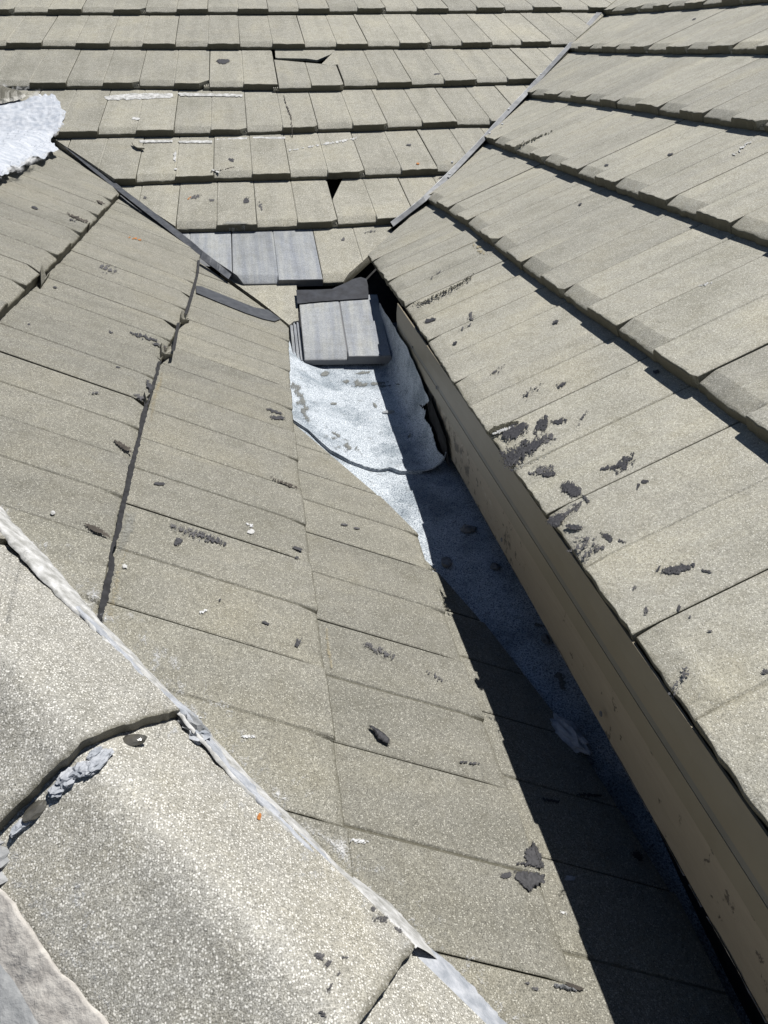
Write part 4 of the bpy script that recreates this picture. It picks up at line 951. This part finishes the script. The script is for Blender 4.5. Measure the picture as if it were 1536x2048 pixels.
for i, (k, pl, mm, nm, th) in enumerate([
 ('R', [(824, 609), (850, 598), (900, 574), (925, 560), (946, 548), (942, 558), (915, 574), (870, 596), (836, 611)], 'moss', 'mossy_gap', .001),
 ('R', [(832, 610), (880, 590), (922, 571), (944, 557), (925, 572), (880, 596), (840, 613)], 'dark', 'open_joint', 0),
 ('R', [(1030, 290), (1060, 278), (1090, 266), (1112, 256), (1094, 268), (1062, 284), (1036, 294)], 'moss', 'open_joint', 0),
 ('R', [(972, 863), (985, 853), (1010, 845), (1035, 841), (1042, 845), (1016, 853), (990, 866), (976, 872)], 'moss', 'mossy_gap', .001),
 ('R', [(985, 866), (1005, 856), (1030, 850), (1018, 859), (995, 868), (982, 872)], 'white', 'paint_splash', .001),
 ('R', [(1020, 938), (1060, 922), (1100, 903), (1124, 893), (1104, 905), (1062, 927), (1030, 942)], 'limewash', 'lime_film', 0),
 ('L', [(160, 1044), (185, 1048), (205, 1058), (218, 1068), (224, 1080), (205, 1070), (182, 1062)], 'wood', 'broken_corner', 0),
 ('L', [(224, 876), (240, 882), (262, 896), (265, 906), (245, 898), (230, 886)], 'wood', 'broken_corner', 0),
 ('L', [(536, 950), (565, 961), (595, 973), (600, 980), (575, 972), (548, 960)], 'wood', 'broken_corner', 0),
 ('L', [(130, 422), (150, 430), (175, 440), (184, 448), (165, 444), (142, 434)], 'wood', 'broken_corner', 0),
 ('L', [(190, 398), (205, 403), (212, 410), (200, 407)], 'wood', 'broken_corner', 0),
 ('L', [(322, 690), (330, 692), (342, 703), (334, 702)], 'wood', 'broken_corner', 0),
 ('L', [(1128, 1962), (1150, 1968), (1172, 1978), (1160, 1982), (1138, 1975)], 'wood', 'broken_corner', 0),
 ('F', [(566, 190), (569, 192), (575, 212), (584, 232), (585, 264), (583, 264), (581, 234), (572, 213)], 'wood', 'crack', 0),
 ('F', [(420, 342), (445, 338), (471, 332), (471, 334), (446, 340), (421, 344)], 'wood', 'crack', 0),
 ('F', [(548, 82), (550, 90), (549, 84)], 'wood', 'crack', 0),
]):
    patch(nm, pl, hk(k, .0022), mm, ROOT[k], 1.3, .12, .35, 700 + i, .2, th)
# brushed white overspray beside the mortar line
hline = [(10, 1035), (110, 1140), (205, 1250), (300, 1345), (370, 1415), (430, 1475), (510, 1560), (605, 1655), (718, 1765), (800, 1830), (870, 1910), (940, 1975), (1040, 2070)]
for i, (a, b) in enumerate([(0, 4), (3, 7), (6, 10), (9, 13)]):
    patch('overspray', stroke([(x + 10, y - 6) for x, y in hline[a:b]], 17), hk('L', .0016), 'white_thin', hip, 3, .45, .04, 800 + i, .5, 0, None, 1.3)
for i, (x, y, rx, ry, a) in enumerate([(175, 1215, 30, 16, 50), (185, 1180, 34, 12, 60), (340, 1320, 40, 16, 40), (300, 1290, 30, 12, 35), (440, 1410, 40, 14, 30), (500, 1472, 18, 5, 0), (560, 1590, 40, 14, 45), (400, 1425, 20, 5, 10)]):
    patch('overspray', ell(x, y, rx, ry, a), hk('L', .0018), 'white_thin', hip, 2.5, .5, .05, 820 + i, .6, 0, None, 1.5)
for i, (pts, wd) in enumerate([([(70, 1150), (150, 1225), (240, 1320), (330, 1405)], 14), ([(400, 1490), (480, 1585), (570, 1680), (660, 1765)], 16), ([(20, 1090), (60, 1130), (100, 1175)], 12), ([(160, 1760), (150, 1800), (190, 1830)], 18), ([(360, 1470), (350, 1460), (330, 1475)], 12), ([(700, 1790), (760, 1840), (820, 1890)], 12), ([(6, 1700), (50, 1790), (95, 1860), (150, 1930), (230, 2040)], 34), ([(120, 1800), (150, 1790), (170, 1830), (230, 1930)], 20)]):
    patch('overspray', stroke(pts, wd), lambda x_, y_: cap2hit(x_, y_, .0012), 'white_thin', hip, 3, .5, .05, 840 + i, .5, 0, None, 1.4)
# black strips painting the shaded gap under the noses of the second course
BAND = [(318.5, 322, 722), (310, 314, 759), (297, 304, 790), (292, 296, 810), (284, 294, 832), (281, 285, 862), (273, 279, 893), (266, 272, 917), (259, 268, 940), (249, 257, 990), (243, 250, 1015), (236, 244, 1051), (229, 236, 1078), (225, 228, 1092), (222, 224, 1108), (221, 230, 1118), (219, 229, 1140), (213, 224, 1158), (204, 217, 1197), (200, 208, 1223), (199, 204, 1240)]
patch('shade_strip', [(a - 3, y) for a, b, y in BAND] + [(b, y) for a, b, y in reversed(BAND)], lambda x_, y_: W('L', *on('L', x_, y_, .0016), .0016), 'dark', roofL, 1.6, .02, .15, 860, 0)
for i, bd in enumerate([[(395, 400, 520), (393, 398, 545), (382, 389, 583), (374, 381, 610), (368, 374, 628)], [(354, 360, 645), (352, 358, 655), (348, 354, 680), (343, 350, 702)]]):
    patch('shade_strip', [(a, y) for a, b, y in bd] + [(b, y) for a, b, y in reversed(bd)], lambda x_, y_: W('L', *on('L', x_, y_, .0016), .0016), 'dark', roofL, 1.5, .02, .2, 862 + i, 0)
# dark smudges on the cap
for i, (x, y, rx, ry, a) in enumerate([(650, 1930, 22, 7, -35), (640, 1912, 14, 10, 0), (660, 1975, 20, 6, -60), (650, 2030, 16, 6, 50), (762, 1838, 18, 14, 30), (795, 1858, 14, 10, 40), (748, 1818, 8, 6, 0), (690, 1915, 8, 5, 0), (680, 1945, 14, 5, -50)]):
    patch('tar_smear', ell(x, y, rx, ry, a), lambda x_, y_: cap2hit(x_, y_, .0012), 'tar_old', hip, 2, .35, .06, 400 + i, .3, 0, None, .5)
patch('rust_spot', ell(519, 1633, 4, 8, 10), lambda x_, y_: cap2hit(x_, y_, .0012), 'rust', hip, 2, .3, .2, 420)

# ------------------------------------------------------------------ loose debris
fk = patch('tar_flake', [(732, 1448), (745, 1452), (756, 1458), (770, 1468), (780, 1478), (781, 1492), (772, 1488), (757, 1480), (748, 1466)], hk('L', .003), 'tar', None, 1.8, .02, .2, 77, 0, .004)
tag(fk, 'curled black tar flake with a thin tail lying on the left slope tiles', 'flake')
def shard(px, k, m, label, cat, th=.004, off=.006, name='tile_shard', seed=1):
    o = prism(name, k, None, px, m, off=off, th=th, jag=.0008, seed=seed); tag(o, label, cat); return o
shard([(264, 290), (276, 294), (288, 298), (290, 302), (276, 301), (268, 296)], 'F', 'tile_F', 'thin dark sliver of tile lying on the far slope near the left valley', 'chip', .006, .012)
def on_mem(x, y, label, r, sc, m, seed_, name, cat, rot=0.0, zf=zM, amp=.5):
    P = hit(x, y, zf); o = lump(name, P + Vector((0, 0, r * sc[2] * .6)), r, m, None, seed_, sc, 2, amp, 2.2, rot); tag(o, label, cat, 'loose stones in the gutter' if cat == 'stone' else None); return o
on_mem(777, 829, 'small pale tile chip standing on the white membrane at the shadow edge', .012, (1.5, .6, .55), 'tile_fresh', 61, 'tile_chip', 'chip', .1)
on_mem(936, 1062, 'round dark stone on the shaded membrane, uppermost of three', .013, (1.2, .9, .6), 'stone', 62, 'stone', 'stone')
on_mem(893, 1128, 'oblong dark stone on the shaded membrane nearest the left slope tiles', .012, (.9, 1.2, .5), 'stone', 63, 'stone', 'stone')
on_mem(990, 1136, 'smallest dark stone on the shaded membrane close to the fascia', .009, (1.1, .9, .6), 'stone', 64, 'stone', 'stone')
on_mem(1090, 1282, 'pale grey stone beside the foot of the fascia in the shade', .009, (.8, 1.2, .7), 'stone', 65, 'stone', 'stone')
P = W('L', *on('L', 1140, 1462), 0)
o = lump('mortar_lump', P + Vector((0, 0, -.006)), .019, 'mortar', None, 66, (.85, 1.9, .55), 3, .45, 2.4, .35); tag(o, 'long lump of pale mortar resting at the shaded edge of the left slope', 'mortar')
for i, (x, y) in enumerate([(1215, 1350), (1110, 1365), (650, 745), (720, 775), (700, 790), (735, 768), (655, 880), (690, 895)]):
    pass

# black voids and wrinkles of the membrane: dirt held in folds
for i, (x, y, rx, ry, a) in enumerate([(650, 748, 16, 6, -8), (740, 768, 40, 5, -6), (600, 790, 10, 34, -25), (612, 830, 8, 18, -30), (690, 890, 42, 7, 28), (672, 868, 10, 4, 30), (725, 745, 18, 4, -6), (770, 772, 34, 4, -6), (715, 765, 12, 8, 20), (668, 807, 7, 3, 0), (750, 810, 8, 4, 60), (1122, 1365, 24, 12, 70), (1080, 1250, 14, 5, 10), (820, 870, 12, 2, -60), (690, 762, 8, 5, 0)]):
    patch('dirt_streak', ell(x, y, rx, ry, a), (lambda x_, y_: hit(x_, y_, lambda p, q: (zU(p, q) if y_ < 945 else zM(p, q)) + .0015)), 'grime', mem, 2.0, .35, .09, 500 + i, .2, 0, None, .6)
lapc = [(hit(x, y, zM if x < 800 else zU) + Vector((0, -.001, .002))) for x, y in LAP]

# ------------------------------------------------------------------ ground far below
gr = quad('ground', [Vector((-60, -60, -4.2)), Vector((60, -60, -4.2)), Vector((60, 60, -4.2)), Vector((-60, 60, -4.2))], 'limewash', None, .1)
tag(gr, 'bare grey ground far below the roofs', None, None, 'structure')
